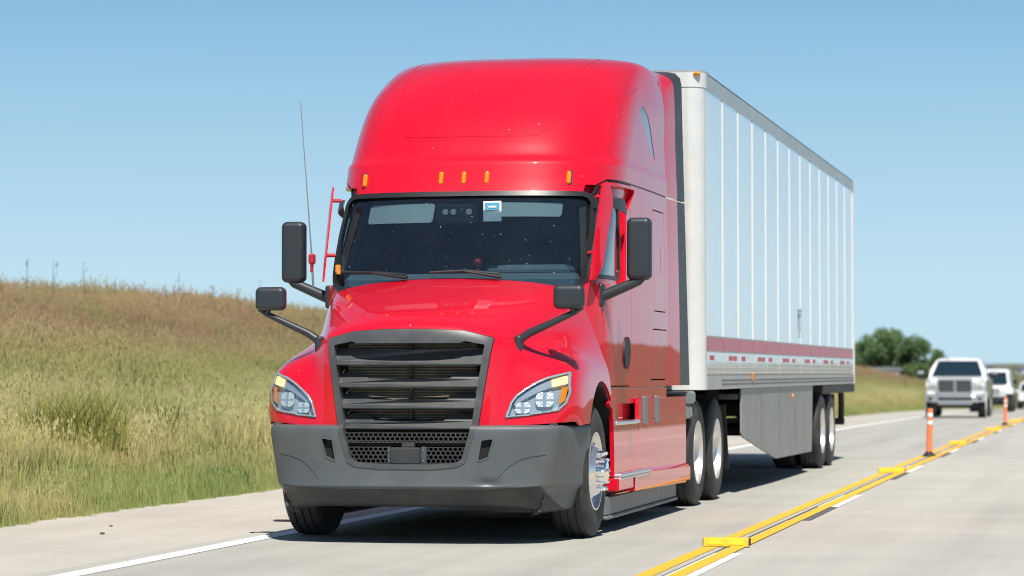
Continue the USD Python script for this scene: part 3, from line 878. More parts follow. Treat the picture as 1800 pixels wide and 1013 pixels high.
P_('cab_body', body, 'red_paint')
P_('roof_fairing', roof, 'red_paint')
P_('roof_seal', (R_out - R_in - prism_y(WS, 1.0, 2.75)) ^ (cab_solid(0.010) - cab_solid(0.03)), 'seal_rubber')
lining = c075 - cab_solid(0.09)
lining = lining - prism_y(WS, 1.0, 2.75) - both_x(SIDE_WIN) - both_x(OVAL)
P_('cab_lining', lining, 'interior_dark', smooth=False)
P_('windscreen', prism_y(WS_IN.buffer(0.004), 1.0, 2.75) ^ (cab_solid(0.008) - cab_solid(0.014)), 'windscreen_glass')
P_('windscreen_seal', prism_y(WS.buffer(0.004).difference(WS_IN), 1.0, 2.75) ^ (cab_solid(-0.014) - cab_solid(0.03)), 'seal_rubber')
for s in (1, -1):
    lo, hi = (0.4, 1.6) if s > 0 else (-1.6, -0.4)
    d = P_('door', doors[s], 'red_paint')
    obj('window_pane', prism_x(SIDE_WIN.buffer(0.002), lo, hi) ^ (cab_solid(0.051) - cab_solid(0.058)), 'tinted_glass', d)
    obj('window_seal', prism_x(SIDE_WIN.buffer(0.004).difference(SIDE_WIN.buffer(-0.03)), lo, hi) ^ (cab_solid(0.038) - cab_solid(0.07)), 'seal_rubber', d)
    obj('window_visor', prism_x(rpoly([(2.16, 2.64), (2.19, 2.705), (2.60, 2.705), (2.67, 2.62), (2.66, 2.575)], 0.01), lo, hi) ^ (cab_solid(-0.03) - cab_solid(-0.022)), 'dark_plastic', d)
    P_('sleeper_panel', panels[s], 'red_paint')
    P_('locker_door', hatches[s], 'red_paint')
    P_('roof_window', prism_x(OVAL.buffer(.002), lo, hi) ^ (cab_solid(0.004) - cab_solid(0.012)), 'tinted_glass')
    P_('vent_cap', (prism_x(Point(2.78, 1.44).buffer(0.132, quad_segs=16), lo, hi) ^ (cab_solid(-0.012) - cab_solid(0.01))), 'black_rubber')

# ---- roof lamps
for x in (-.87, -.19, 0.0, .19, .835):
    yy = 1.94 + 0.23 * abs(x) ** 2.6 / .87 ** 2.6 * 0.72
    m = rot(blob(-.019, .019, -.02, .02, -.055, .055, .016, 12), -0.30, (1, 0, 0))
    m = moved(m, (x, yy - 0.005, 2.853))
    l = P_('roof_marker_lamp', m, 'amber_lens')
    b = moved(rot(rbox(-.027, .027, .004, .018, -.068, .068, .006), -0.30, (1, 0, 0)), (x, yy, 2.853))
    obj('lamp_base', b, 'dark_plastic', l)

# ---- hood with fenders
GR_OUT = rpoly([(-.525, .80), (.525, .80), (.535, .87), (.638, 1.535), (.425, 1.588), (.2, 1.600), (0, 1.603), (-.2, 1.600), (-.425, 1.588), (-.638, 1.535), (-.535, .87)], 0.012)
GR_IN = rpoly([(-.475, .80), (.475, .80), (.485, .87), (.578, 1.485), (.43, 1.512), (.40, 1.497), (-.40, 1.497), (-.43, 1.512), (-.578, 1.485), (-.485, .87)], 0.008)
HL = [(.725, .940), (.765, 1.060), (.80, 1.108), (.865, 1.160), (.935, 1.207), (1.005, 1.243), (1.148, 1.284), (1.168, 1.128), (1.148, 1.050), (1.094, .993), (.892, .958)]
HLP = rpoly(HL, 0.006)
HLN = Polygon([(-x, z) for x, z in HL])
hood = hood_shell(0.0, -0.02) - arch_cut - prism_y(GR_OUT.buffer(0.003), -0.3, 0.6)
for q in (HLP, rpoly(list(HLN.exterior.coords)[:-1], 0.006)):
    hood = hood - prism_y(q.buffer(0.004), -0.2, 1.1)
hd = P_('hood', hood, 'red_paint', smooth=40)
lip = []
for s in (-1, 1):
    a = np.linspace(math.radians(18), math.radians(150), 40)
for s, q in ((1, HLP), (-1, rpoly(list(HLN.exterior.coords)[:-1], 0.006))):
    name_label = None
    h = P_('headlight', (prism_y(q, -0.2, 1.1) ^ (to_mf(grid_shell(HOOD_G - HOOD_N * 0.034, HOOD_G - HOOD_N * 0.040)))), 'lamp_housing')
    obj('lens', prism_y(q.buffer(0.001), -0.2, 1.1) ^ hood_shell(0.006, 0.002), 'lamp_lens', h, smooth=40)
    obj('lens_rim', prism_y(q.buffer(0.002).difference(q.buffer(-0.012)), -0.2, 1.1) ^ hood_shell(0.008, -0.036), 'lamp_trim', h)

    def on_lamp(pts, depth0, depth1):
        """a piece inside the lamp: outline (x, z) on the right side, between two depths under the hood's surface"""
        pp = Polygon([(s * x, z) for x, z in pts])
        return prism_y(pp.buffer(0), -0.2, 1.1) ^ hood_shell(-depth0, -depth1)
    obj('upper_trim', on_lamp([(.80, 1.085), (.872, 1.14), (.95, 1.185), (1.032, 1.221), (1.042, 1.167), (.95, 1.13), (.86, 1.08), (.78, 1.03)], 0.012, 0.03), 'lamp_trim', h)
    obj('turn_signal', on_lamp([(1.035, 1.222), (1.130, 1.254), (1.135, 1.192), (1.045, 1.168)], 0.005, 0.03), 'signal_lit', h)
    obj('side_marker', on_lamp([(1.108, 1.165), (1.148, 1.172), (1.132, 1.065), (1.092, 1.04)], 0.007, 0.03), 'amber_lens', h)
    for cx, cz, rx, rz, dy in ((.845, 1.015, .052, .042, 0), (.995, 1.075, .062, .055, 0)):
        pts = [(cx + rx * np.sign(math.cos(t)) * abs(math.cos(t)) ** .6, cz + rz * np.sign(math.sin(t)) * abs(math.sin(t)) ** .6) for t in np.linspace(0, 2 * np.pi, 25)[:-1]]
        obj('reflector', on_lamp(pts, 0.012, 0.03), 'reflector', h)
        obj('bulb_bar', on_lamp([(cx - .012, cz - rz), (cx + .012, cz - rz), (cx + .012, cz + rz), (cx - .012, cz + rz)], 0.008, 0.014), 'lamp_trim', h)
        obj('bulb_bar', on_lamp([(cx - rx, cz - .006), (cx + rx, cz - .006), (cx + rx, cz + .006), (cx - rx, cz + .006)], 0.0095, 0.014), 'lamp_housing', h)

# ---- grille
gf = P_('grille_frame', prism_y(GR_OUT.difference(GR_IN), -0.3, 0.6) ^ hood_shell(0.016, -0.09), 'grille_grey', smooth=40)


def bowed(m, k=0.10, y0=0.0):
    m = to_tm(m).copy()
    m.vertices[:, 1] += k * m.vertices[:, 0] ** 2 + y0
    return m


def slat(zb, w0, w1, h, hc, tilt, y0):
    prof = [(-w0, 0), (w0, 0), (w1, h), (w1 - .16, h), (w1 - .24, hc), (.1, hc - .006), (-.1, hc - .006), (-(w1 - .24), hc), (-(w1 - .16), h), (-w1, h)]
    poly = Polygon(prof).segmentize(0.04)
    t = extr(poly, 0.016)
    v = t.vertices
    # x stays, the slat's height runs up and backwards
    out = np.stack([v[:, 0], y0 + v[:, 1] * math.sin(tilt) + v[:, 2] * math.cos(tilt), zb + v[:, 1] * math.cos(tilt) - v[:, 2] * math.sin(tilt)], -1)
    m = T(out, t.faces)
    m.fix_normals()
    lipm = rbox(-w0, w0, y0 - .003, y0 + .03, zb - .004, zb + .006, .003)
    lipm = lipm.subdivide().subdivide()
    return bowed(cat(m, lipm), 0.10)


for zb, h, hc in ((1.338, .15, .14), (1.172, .132, .078), (1.014, .132, .078), (.862, .132, .072)):
    hw = .487 + (zb - .87) * .15
    P_('grille_slat', slat(zb, hw, hw + h * .13, h, hc, 0.62, .065), 'slat_grey')
P_('radiator', rbox(-.50, .50, .205, .25, .84, 1.5, .01), 'radiator_fins')
P_('grille_centre_bar', rbox(-.012, .012, .165, .204, .86, 1.48, .005), 'chassis_black')
P_('engine_bay', rbox(-.62, .62, .36, 1.40, .55, 1.50, .02), 'black_void')
for s in (-1, 1):
    P_('grille_side_plate', rbox(*sorted((s * .50, s * .60)), .22, .36, .82, 1.50, .01), 'black_void')
rr = np.random.default_rng(4)
for (x, z) in ((-.52, 1.10), (-.50, 1.115), (-.545, 1.085), (-.52, .955), (-.49, .965), (-.53, 1.27), (.50, 1.14), (.51, 1.11), (.49, .96)):
    P_('hose_fitting', cat(tube([(x, .17, z - .02), (x + .004, .17, z + .015), (x + .012, .19, z + .03)], .006, 8), rbox(x - .014, x + .014, .165, .19, z - .028, z - .016, .003)), 'copper_dull')

# ---- bumper
RECT = rpoly([(-.535, 1.0), (-.522, .84), (-.455, .612), (-.39, .578), (-.2, .560), (.2, .560), (.39, .578), (.455, .612), (.522, .84), (.535, 1.0)], 0.02)
RECI = rpoly([(-.50, 1.0), (-.482, .84), (-.425, .640), (-.38, .612), (-.2, .598), (.2, .598), (.38, .612), (.425, .640), (.482, .84), (.50, 1.0)], 0.015)
SLOTS = [rpoly([(s * .572, .775), (s * .655, .787), (s * .618, .655), (s * .548, .625)], 0.008) for s in (-1, 1)]
bump = bumper_shell(0.0, -0.015) - prism_y(RECT, -0.3, 0.6)
for q in SLOTS:
    bump = bump - prism_y(q, -0.3, 0.6)
for s in (-1, 1):
    ln = LineString([(s * 1.02, .665), (s * .93, .652), (s * .84, .625), (s * .77, .58), (s * .72, .53), (s * .685, .48)]).buffer(.004)
    bump = bump - (prism_y(ln, -.3, .5) - to_mf(grid_shell(BUMP_G - BUMP_N * .004, BUMP_G - BUMP_N * .3)))


def contour_cut(line, w, depth):
    return prism_y(line.buffer(w), -0.3, 0.55) - to_mf(grid_shell(BUMP_G - BUMP_N * depth, BUMP_G - BUMP_N * (depth + .2)))


VAL = Polygon([(-1.13, .1), (1.13, .1), (.99, .440), (.80, .424), (.55, .412), (-.55, .412), (-.80, .424), (-.99, .440)])
bp = P_('bumper', bump - prism_y(VAL, -.3, .7), 'bumper_grey', smooth=40)
obj('lower_valance', bump ^ prism_y(VAL.buffer(-.001), -.3, .7), 'valance_dark', bp, smooth=40)
obj('grille_surround', prism_y(RECT.difference(RECI), -0.3, 0.6) ^ bumper_shell(0.006, -0.07), 'grille_grey', bp, smooth=40)
for q in SLOTS:
    obj('air_slot', (prism_y(q, -0.1, 0.4) ^ bumper_shell(-0.03, -0.04)), 'black_void', bp)
    obj('slot_rim', (prism_y(q.buffer(0.012).difference(q), -0.1, 0.5) ^ bumper_shell(0.005, -0.03)), 'bumper_grey', bp)
P_('bumper_backing', rbox(-.60, .60, .13, .30, .50, .93, .01), 'black_void')
P_('bumper_top_gap', rbox(-.95, .95, .30, .62, .80, .93, .02), 'black_void')


def honeycomb(x0, x1, z0, z1, cw, ch, t, clip):
    holes = []
    rows = int((z1 - z0) / (ch * .75)) + 2
    for r in range(rows):
        for c in range(int((x1 - x0) / cw) + 2):
            cx, cz = x0 + (c + .5 * (r % 2)) * cw, z0 + r * ch * .75
            holes.append(Polygon([(cx + (cw / 2 - t) * a, cz + (ch / 2 - t) * b) for a, b in ((0, 1), (1, .5), (1, -.5), (0, -1), (-1, -.5), (-1, .5))]))
    area = sbox(x0, z0, x1, z1).intersection(clip)
    inside = area.buffer(-0.006)
    hs = unary_union([h.intersection(inside) for h in holes])
    return area.difference(hs)


low = RECI.buffer(0.004)
for (x0, x1, z0, z1) in ((-.50, .50, .755, .832), (-.50, -.145, .59, .725), (.145, .50, .59, .725)):
    hc = honeycomb(x0, x1, z0, z1, .037, .040, .0042, low)
    m = to_tm(prism_y(hc, 0.050, 0.075))
    obj('mesh_panel', m, 'dark_plastic', bp, smooth=False)
obj('lower_cross_bar', rbox(-.485, .485, .075, .12, .726, .756, .008), 'black_void', bp)
obj('sensor_cover', cat(rbox(-.125, .105, .030, .07, .597, .722, .008), rbox(-.04, .06, .04, .07, .722, .752, .006)), 'dark_plastic', bp)
obj('sensor_bracket', cat(rbox(-.146, -.127, .042, .075, .597, .727, .004), rbox(.107, .146, .042, .075, .597, .727, .004)), 'grille_grey', bp)
for x in (-.136, .126):
    for z in (.62, .70):
        obj('bolt', trimesh.creation.icosphere(2, .006).apply_translation((x, .040, z)), 'steel_grey', bp)
for s in (-1,):
    obj('tow_cap', moved(rot(trimesh.creation.cylinder(.014, .02, sections=20), math.pi / 2, (1, 0, 0)), (s * .985, .25, .283)), 'steel_grey', bp)

# ---- mirrors
for s in (1, -1):
    hm = P_('hood_mirror', moved(blob(s * 1.16 - .118, s * 1.16 + .118, -.055, .055, 1.752, 1.932, .042, 20), (0, .40, 0)), 'mirror_plastic')
    obj('arm', cat(tube([(s * .782, .39, 1.50), (s * .80, .395, 1.535), (s * .86, .40, 1.575), (s * 1.04, .405, 1.655), (s * 1.20, .41, 1.728), (s * 1.262, .41, 1.765)], [.026, .031, .030, .026, .022, .015], 14),
                   moved(blob(s * .775 - .03, s * .775 + .03, -.045, .045, 1.425, 1.555, .02, 12), (0, .405, 0)),
                   tube([(s * 1.20, .41, 1.725), (s * 1.18, .405, 1.77)], [.02, .026], 10)), 'mirror_plastic', hm)
    obj('glass', rbox(s * 1.16 - .095, s * 1.16 + .095, .453, .459, 1.775, 1.91, .002), 'chrome', hm)
    mm = P_('door_mirror', moved(blob(s * 1.435 - .098, s * 1.435 + .098, -.06, .075, 2.015, 2.515, .045, 20), (0, 1.95, 0)), 'mirror_plastic')
    obj('arm', cat(tube([(s * 1.12, 1.93, 1.885), (s * 1.18, 1.93, 1.905), (s * 1.30, 1.94, 1.955), (s * 1.43, 1.95, 2.01), (s * 1.475, 1.95, 2.05)], [.052, .045, .042, .038, .03], 14),
                   moved(blob(s * 1.125 - .03, s * 1.125 + .03, 1.88, 2.0, 1.80, 1.99, .022, 12), (0, 0, 0))), 'mirror_plastic', mm)
    obj('glass', rbox(s * 1.435 - .075, s * 1.435 + .075, 2.024, 2.029, 2.05, 2.48, .002), 'chrome', mm)

# ---- wind deflectors in front of the side windows
for s in (1, -1):
    top, bot = np.array([1.115, 2.03, 2.80]), np.array([1.085, 1.63, 2.01])
    n = 14
    A = []
    for k in range(n):
        t = k / (n - 1)
        e = top + (bot - top) * t
        chord = 0.20 * (1 - .25 * t) * min(1, .55 + 2.5 * t) * min(1, .5 + 4 * (1 - t))
        row = []
        for j in range(7):
            u = j / 6
            row.append(e + np.array([0.075 * u ** .8 * chord / .2, chord * u, 0.0]) * [1, 1, 1])
        A.append(row)
    A = np.array(A)
    N = grid_normals(A)
    g = grid_shell(A, A + N * 0.012)
    g.vertices[:, 0] *= s
    if s < 0:
        g.faces = g.faces[:, ::-1]
    d = P_('wind_deflector', g, 'red_paint', smooth=40)
    for t in (.14, .72):
        e = top + (bot - top) * t
        obj('bracket', tube([(s * (e[0] + .02), e[1] + .05, e[2]), (s * (e[0] - .05), e[1] + .08, e[2])], .016, 10), 'fittings_red', d)

# ---- CB antenna on the nearside mirror arm
an = P_('radio_antenna', tube([(-1.262, 1.93, 1.93), (-1.275, 1.93, 2.17), (-1.285, 1.93, 2.33), (-1.375, 1.93, 3.50)], [.010, .009, .006, .0028], 8), 'steel_grey')
obj('coil_box', cat(rbox(-1.302, -1.248, 1.905, 1.955, 2.165, 2.25, .012), tube([(-1.277, 1.93, 2.10), (-1.277, 1.93, 2.17)], .014, 10)), 'fittings_red', an)
obj('mount', rbox(-1.30, -1.225, 1.90, 1.96, 1.925, 1.96, .01), 'chrome', an)

# ---- wipers
for pts, piv in (([(-.92, 1.60, 2.085), (-.62, 1.49, 2.075), (-.36, 1.435, 2.055)], (-.34, 1.41, 2.03)), ([(-.16, 1.42, 2.07), (.14, 1.42, 2.082), (.40, 1.44, 2.055)], (.42, 1.41, 2.03))):
    w = P_('wiper', tube(pts, .011, 8), 'black_rubber')
    obj('arm', tube([piv, (np.mean([p[0] for p in pts]), pts[1][1] - .015, pts[1][2] - .005)], [.014, .008], 8), 'black_rubber', w)

# ---- inside the cab
P_('dashboard', cat(rbox(-.98, .98, 1.80, 2.42, 1.80, 2.075, .05), rbox(.15, .85, 2.0, 2.40, 2.05, 2.15, .04)), 'interior_grey')
P_('cab_floor', rbox(-1.05, 1.05, 1.8, 4.75, 1.10, 1.14, .01), 'interior_dark')
P_('sleeper_curtain', rbox(-1.08, 1.08, 3.35, 3.40, 1.2, 3.3, .01), 'interior_dark')
P_('overhead_console', cat(rbox(-.225, .115, 1.86, 2.10, 2.47, 2.64, .02)), 'interior_dark')
P_('overhead_shelf', rbox(-.86, .86, 2.12, 2.6, 2.665, 2.70, .01), 'interior_dark')
for x in (-.135, -.07, .06):
    P_('console_lamp', moved(rot(trimesh.creation.cylinder(.024, .012, sections=24), math.pi / 2, (1, 0, 0)), (x, 1.856, 2.575)), 'visor_grey')
for q in (rpoly([(-.80, 2.485), (-.225, 2.485), (-.225, 2.645), (-.80, 2.645)], .025), rpoly([(.30, 2.53), (.80, 2.53), (.80, 2.65), (.30, 2.65)], .025)):
    P_('sun_visor', prism_y(q, 1.2, 2.6) ^ (cab_solid(.05) - cab_solid(.062)), 'visor_grey')
st = P_('windscreen_sticker', rbox(.19, .34, 1.795, 1.80, 2.49, 2.655, .003), 'white_plastic')
obj('print', rbox(.205, .325, 1.789, 1.794, 2.58, 2.64, .002), 'blue_print', st)
obj('print', rbox(.235, .30, 1.785, 1.788, 2.60, 2.615, .001), 'white_plastic', st)
for s in (-1, 1):
    se = P_('seat', cat(blob(s * .58 - .27, s * .58 + .27, 2.75, 2.92, 1.55, 2.32, .07, 16), blob(s * .58 - .27, s * .58 + .27, 2.35, 2.9, 1.45, 1.62, .06, 16)), 'seat_fabric')
    obj('headrest', blob(s * .58 - .15, s * .58 + .15, 2.78, 2.9, 2.34, 2.54, .05, 14), 'seat_fabric', se)
    obj('seat_belt', rbox(s * .58 + .20 * s - .022, s * .58 + .20 * s + .022, 2.735, 2.745, 1.6, 2.3, .003), 'belt_red', se)
tor = trimesh.creation.torus(.225, .017, 40, 12)
P_('steering_wheel', moved(rot(tor, math.radians(-62), (1, 0, 0)), (.56, 2.36, 2.12)), 'interior_dark')
P_('dash_ornament', cat(trimesh.creation.icosphere(2, .035).apply_translation((.13, 1.86, 2.165)), tube([(.13, 1.86, 2.07), (.13, 1.86, 2.14)], .012, 8)), 'fittings_red')
P_('corner_marker', rbox(-1.02, -.975, 1.715, 1.725, 2.07, 2.15, .01), 'amber_lens')

# ---- side extenders behind the sleeper: from the cab's section to a squarer one behind it
_zc = np.concatenate([np.linspace(3.40, 3.9, 12), 4.045 - 0.145 * (1 - np.linspace(0, 1, 16)[1:]) ** 2])
CAB_SEC = np.array([(float(_wr(z)) + .003, z) for z in _zc])
_s = np.concatenate([[0], np.cumsum(np.hypot(*np.diff(CAB_SEC, axis=0).T))])
CAB_S = _s / _s[-1]
_r = np.array([(1.245, 3.40), (1.243, 3.80), (1.240, 3.93)] + [(1.13 + .11 * math.cos(q), 3.95 + .11 * math.sin(q)) for q in np.linspace(0.05, math.pi / 2, 9)] + [(.95, 4.072), (.55, 4.085)])
_s = np.concatenate([[0], np.cumsum(np.hypot(*np.diff(_r, axis=0).T))])
REAR_SEC = np.stack([np.interp(CAB_S, _s / _s[-1], _r[:, 0]), np.interp(CAB_S, _s / _s[-1], _r[:, 1])], -1)


def ext_section(z0, upper):
    """matching points of the front and the rear section"""
    if not upper:
        z = np.linspace(z0, 2.845, 14)
        return np.stack([[float(_wr(q)) - .004 for q in z], z], -1), np.stack([np.full_like(z, 1.245), z], -1)
    z = np.linspace(z0, 3.38, 8)
    return np.vstack([np.stack([[float(_wr(q)) - .004 for q in z], z], -1), CAB_SEC - [.006, .004]]), np.vstack([np.stack([np.full_like(z, 1.245), z], -1), REAR_SEC])


def ext_piece(sec, t0, t1, thick=.03):
    F, R = sec
    A = []
    for (xf, zf), (xr, zr) in zip(F, R):
        row = []
        for t in np.linspace(0, 1, 6):
            za = zf
            e = 5.53 + (3.64 - min(za, 3.64)) * .17
            ta, tb = t0(zf), t1(zf)
            u = ta + (tb - ta) * t
            k = u ** 0.8
            row.append((xf + (xr - xf) * k, 4.868 + (e - 4.868) * u, zf + (zr - zf) * k))
        A.append(row)
    A = np.array(A)
    N = grid_normals(A)
    if N[2, 2, 0] < 0:
        N = -N
    return grid_shell(A, A - N * thick)


for s in (1, -1):
    for z0, up_ in ((1.16, False), (2.862, True)):
        sec = ext_section(z0, up_)
        split = lambda z: .56 if z < 3.985 else max(.03, .56 - (z - 3.985) * 14)
        for nm, a_, b_, mm_ in (('side_extender', lambda z: 0.0, split, 'red_paint'), ('extender_edge', lambda z: split(z) + .002, lambda z: 1.0, 'dark_plastic')):
            g = ext_piece(sec, a_, b_)
            P_(nm, g if s > 0 else mirx(g), mm_, smooth=40)
xs = np.linspace(-.56, .56, 13)
rows = np.array([[(x, 4.874 + .66 * t, 4.049 + (4.087 - 4.049) * t ** .8) for t in np.linspace(0, 1, 5)] for x in xs])
P_('roof_trim', grid_shell(rows, rows - [0, 0, .03]), 'dark_plastic', smooth=40)
P_('sleeper_back', (cab_solid(.06) ^ prism_y(sbox(-1.3, 1.1, 1.3, 3.9), 4.6, 4.9)).translate((0, .09, 0)), 'chassis_black', smooth=False)
# deck plate, fifth wheel, air lines
P_('chassis_frame', cat(rbox(-.45, -.33, .5, 7.9, .62, .92, .01), rbox(.33, .45, .5, 7.9, .62, .92, .01), rbox(-.4, .4, 1.0, 1.4, .6, .9, .02), rbox(-.4, .4, 4.9, 5.3, .6, .88, .02), rbox(-.6, .6, 1.15, 4.8, .75, 1.10, .05)), 'chassis_black')
P_('fifth_wheel', cat(rbox(-.48, .48, 6.9, 7.9, 1.02, 1.09, .03), rbox(-.4, .4, 7.1, 7.6, .9, 1.03, .03)), 'chassis_black')
P_('front_axle', cat(tube([(-1.0, 1.29, .5), (-.6, 1.29, .42), (.6, 1.29, .42), (1.0, 1.29, .5)], .07, 12), rbox(-.5, .5, .8, 1.2, .35, .5, .03)), 'chassis_black')
for y in (6.69, 8.01):
    P_('drive_axle', cat(tube([(-.9, y, .51), (.9, y, .51)], .10, 14), trimesh.creation.icosphere(3, .26).apply_translation((0, y, .52))), 'chassis_black')
for s in (1, -1):
    P_('fuel_tank', moved(rot(trimesh.creation.cylinder(.31, 2.6, sections=40), math.pi / 2, (1, 0, 0)), (s * .83, 4.2, .66)), 'chassis_black')
    P_('wheel_well', to_mf(lathe_x([(.0, .62), (.0, .655), (.70, .655), (.70, .62), (.0, .62)], 60)).translate((.50 if s > 0 else -1.20, 1.43, .55)).trim_by_plane((0, 0, 1), .72), 'black_void')

# ---- tank fairing with steps
FAIR = rpoly([(1.66, 1.045), (1.90, .985), (1.97, .80), (2.0, .335), (2.05, .30), (5.87, .255), (5.875, 1.055), (2.0, 1.062)], 0.02)
for s in (1, -1):
    lo, hi = (1.10, 1.222)
    f = prism_x(FAIR, 1.188, hi)
    f = f - prism_x(rpoly([(2.06, .885), (3.19, .885), (3.19, 1.2), (2.06, 1.2)], .02), 1.13, 1.5)
    f = f - prism_x(LineString([(3.199, .87), (3.16, .78), (2.935, .475)]).buffer(.006), 1.205, 1.5)
    f = f - prism_x(sbox(3.25, .874, 5.9, .880), 1.214, 1.5)
    f = f - prism_x(rpoly([(1.99, .305), (2.60, .305), (2.68, .43), (1.99, .45)], .01), 1.15, 1.5)
    t = to_tm(f)
    fp = P_('tank_fairing', t if s > 0 else mirx(t), 'red_paint', smooth=25)
    bk = rbox(1.10, 1.135, 2.05, 3.30, .80, 1.06, .005)
    obj('step_recess', bk if s > 0 else mirx(bk), 'red_paint', fp)
    bk = cat(rbox(1.05, 1.12, 1.98, 5.86, .28, .84, .01), rbox(1.05, 1.12, 3.3, 5.86, .8, 1.05, .01))
    obj('fairing_backing', bk if s > 0 else mirx(bk), 'chassis_black', fp)

    def side(name, m, mm_, smooth=30):
        return obj(name, m if s > 0 else mirx(m), mm_, fp, smooth)
    # the lower ledge stands out a little
    led = Manifold.hull_points(np.array([(x, y, z) for y, zt, zb in ((2.75, .478, .290), (5.865, .438, .268)) for x, z in ((1.215, zt), (1.262, zt - .035), (1.262, zb + .01), (1.215, zb))], float))
    side('lower_ledge', to_tm(led), 'red_paint')
    side('step_tread', rbox(1.13, 1.236, 2.07, 3.19, .852, .883, .008), 'tread_plate')
    side('step_tread', cat(rbox(1.15, 1.275, 2.02, 3.55, .435, .462, .008), rbox(1.18, 1.27, 2.02, 3.55, .415, .432, .004)), 'tread_plate')
    side('step_box', rbox(1.16, 1.268, 1.93, 2.64, .325, .430, .012), 'red_paint')
    for y in (3.50, 4.145):
        side('tank_strap', rbox(1.20, 1.236, y - .085, y + .085, .832, 1.075, .012), 'strap_grey')
    side('side_skirt', cat(rbox(1.14, 1.185, 1.80, 5.50, .135, .285, .012), rbox(1.13, 1.20, 1.79, 5.50, .105, .135, .01)), 'skirt_grey')
    side('quarter_fender', cat(rbox(.70, 1.235, 5.90, 6.42, .985, 1.10, .02), rbox(.70, 1.225, 5.90, 6.30, .84, .98, .03)), 'steel_grey')
    fl = rbox(.62, 1.20, 8.80, 8.812, .27, .92, .004)
    fl.vertices[:, 1] += np.clip((.9 - fl.vertices[:, 2]), 0, 1) ** 1.5 * .55
    side('mud_flap', fl, 'black_rubber')
    side('flap_bracket', tube([(.4, 8.80, .93), (1.20, 8.80, .93)], .02, 8), 'chassis_black')

# ---- wheels
TYRE = [(.140, .290), (.150, .330), (.158, .395), (.150, .455), (.128, .497), (.112, .508), (.072, .511), (.068, .500), (.058, .500), (.054, .5115), (.006, .512), (.003, .501), (-.006, .501), (-.009, .512), (-.054, .5115), (-.058, .500), (-.068, .500), (-.072, .511), (-.112, .508), (-.128, .497), (-.150, .455), (-.158, .395), (-.150, .330), (-.140, .290), (.140, .290)]


def tyre_mesh():
    return lathe_x(TYRE, 72)


TYRE_M = tyre_mesh()
STEER_RIM = [(.128, .286), (.146, .306), (.150, .304), (.150, .292), (.132, .284), (.112, .272), (.106, .250), (.112, .222), (.135, .195), (.165, .178), (.172, .168), (.172, .120), (.165, .112), (.165, .02), (.060, .02), (.060, .26), (.128, .286)]
DEEP_RIM = [(.128, .286), (.146, .306), (.150, .304), (.150, .292), (.120, .280), (.06, .270), (.0, .262), (-.035, .25), (-.045, .22), (-.03, .19), (-.025, .14), (-.025, .02), (-.08, .02), (-.08, .27), (.128, .286)]


def steer_wheel():
    rim = to_mf(lathe_x(STEER_RIM, 72))
    for k in range(10):
        a = 2 * math.pi * (k + .5) / 10
        c = rot(trimesh.creation.cylinder(.029, .4, sections=20), math.pi / 2, (0, 1, 0))
        rim = rim - to_mf(moved(c, (.0, .235 * math.cos(a), .235 * math.sin(a))))
    hub = lathe_x([(.160, .01), (.160, .098), (.225, .092), (.238, .080), (.245, .05), (.247, .01), (.160, .01)], 40)
    nuts = []
    for k in range(10):
        a = 2 * math.pi * k / 10
        nuts.append(moved(lathe_x([(.165, .004), (.165, .024), (.185, .022), (.188, .017), (.222, .0155), (.233, .010), (.236, .004), (.165, .004)], 14), (0, .143 * math.cos(a), .143 * math.sin(a))))
    return to_tm(rim), hub, nuts


RIM_S, HUB_S, NUTS_S = steer_wheel()
RIM_D = lathe_x(DEEP_RIM, 72)
HUB_D = lathe_x([(-.03, .01), (-.03, .115), (.05, .105), (.075, .085), (.08, .01), (-.03, .01)], 32)


def wheel(parent, x, y, z, s, steer):
    """s = +1: the outer face looks to +x"""
    def at(m):
        m = m if s > 0 else mirx(m)
        return moved(m, (x, y, z))
    w = obj('wheel', at(TYRE_M), 'tyre', parent)
    obj('rim', at(RIM_S if steer else RIM_D), 'alloy_polished' if steer else 'alloy', w)
    if steer:
        obj('brake_drum', at(lathe_x([(-.06, .02), (-.06, .265), (.045, .265), (.045, .02), (-.06, .02)], 40)), 'black_void', w)
    obj('hub', at(HUB_S if steer else HUB_D), 'chrome' if steer else 'white_plastic', w)
    if steer:
        for n in NUTS_S:
            obj('lug_nut', at(n), 'chrome', w)
    return w


for s in (1, -1):
    wheel(truck, s * 1.052, 1.29, .512, s, True)
    for y in (6.69, 8.01):
        wheel(truck, s * 1.072, y, .512 - 1e-3 * 2, s, False)
        obj('wheel', moved(TYRE_M, (s * .70, y, .51)), 'tyre', truck)

# ------------------------------------------------------------------ the trailer
def trailer_white():
    nodes = {'g': ('geometry', {}), 'm': ('mapping', {'scale': (1.0, 0.5, 0.22)}), 'n': ('noise_texture', {'scale': 3.0, 'detail': 6.0, 'roughness': 0.6}),
             'r': ('rgb_ramp', {'ramp': [(0.3, (0.84, 0.86, 0.88)), (0.6, (0.90, 0.91, 0.92))]}), 'p': ('principled_bsdf', {'roughness': 0.3, 'coat_weight': 1.0, 'coat_roughness': 0.05, 'coat_ior': 1.95}),
             'bn': ('noise_texture', {'scale': 1.1, 'detail': 2.0}), 'b': ('bump', {'strength': 0.10, 'distance': 0.01})}
    MATS['trailer_white'] = usdkit.material(stage, LOOKS + '/trailer_white', nodes, [('g.position', 'm.vector'), ('m.vector', 'n.vector'), ('n.fac', 'r.fac'), ('r.color', 'p.base_color'), ('g.position', 'bn.vector'), ('bn.fac', 'b.height'), ('b.normal', 'p.normal')], surface='p.BSDF')


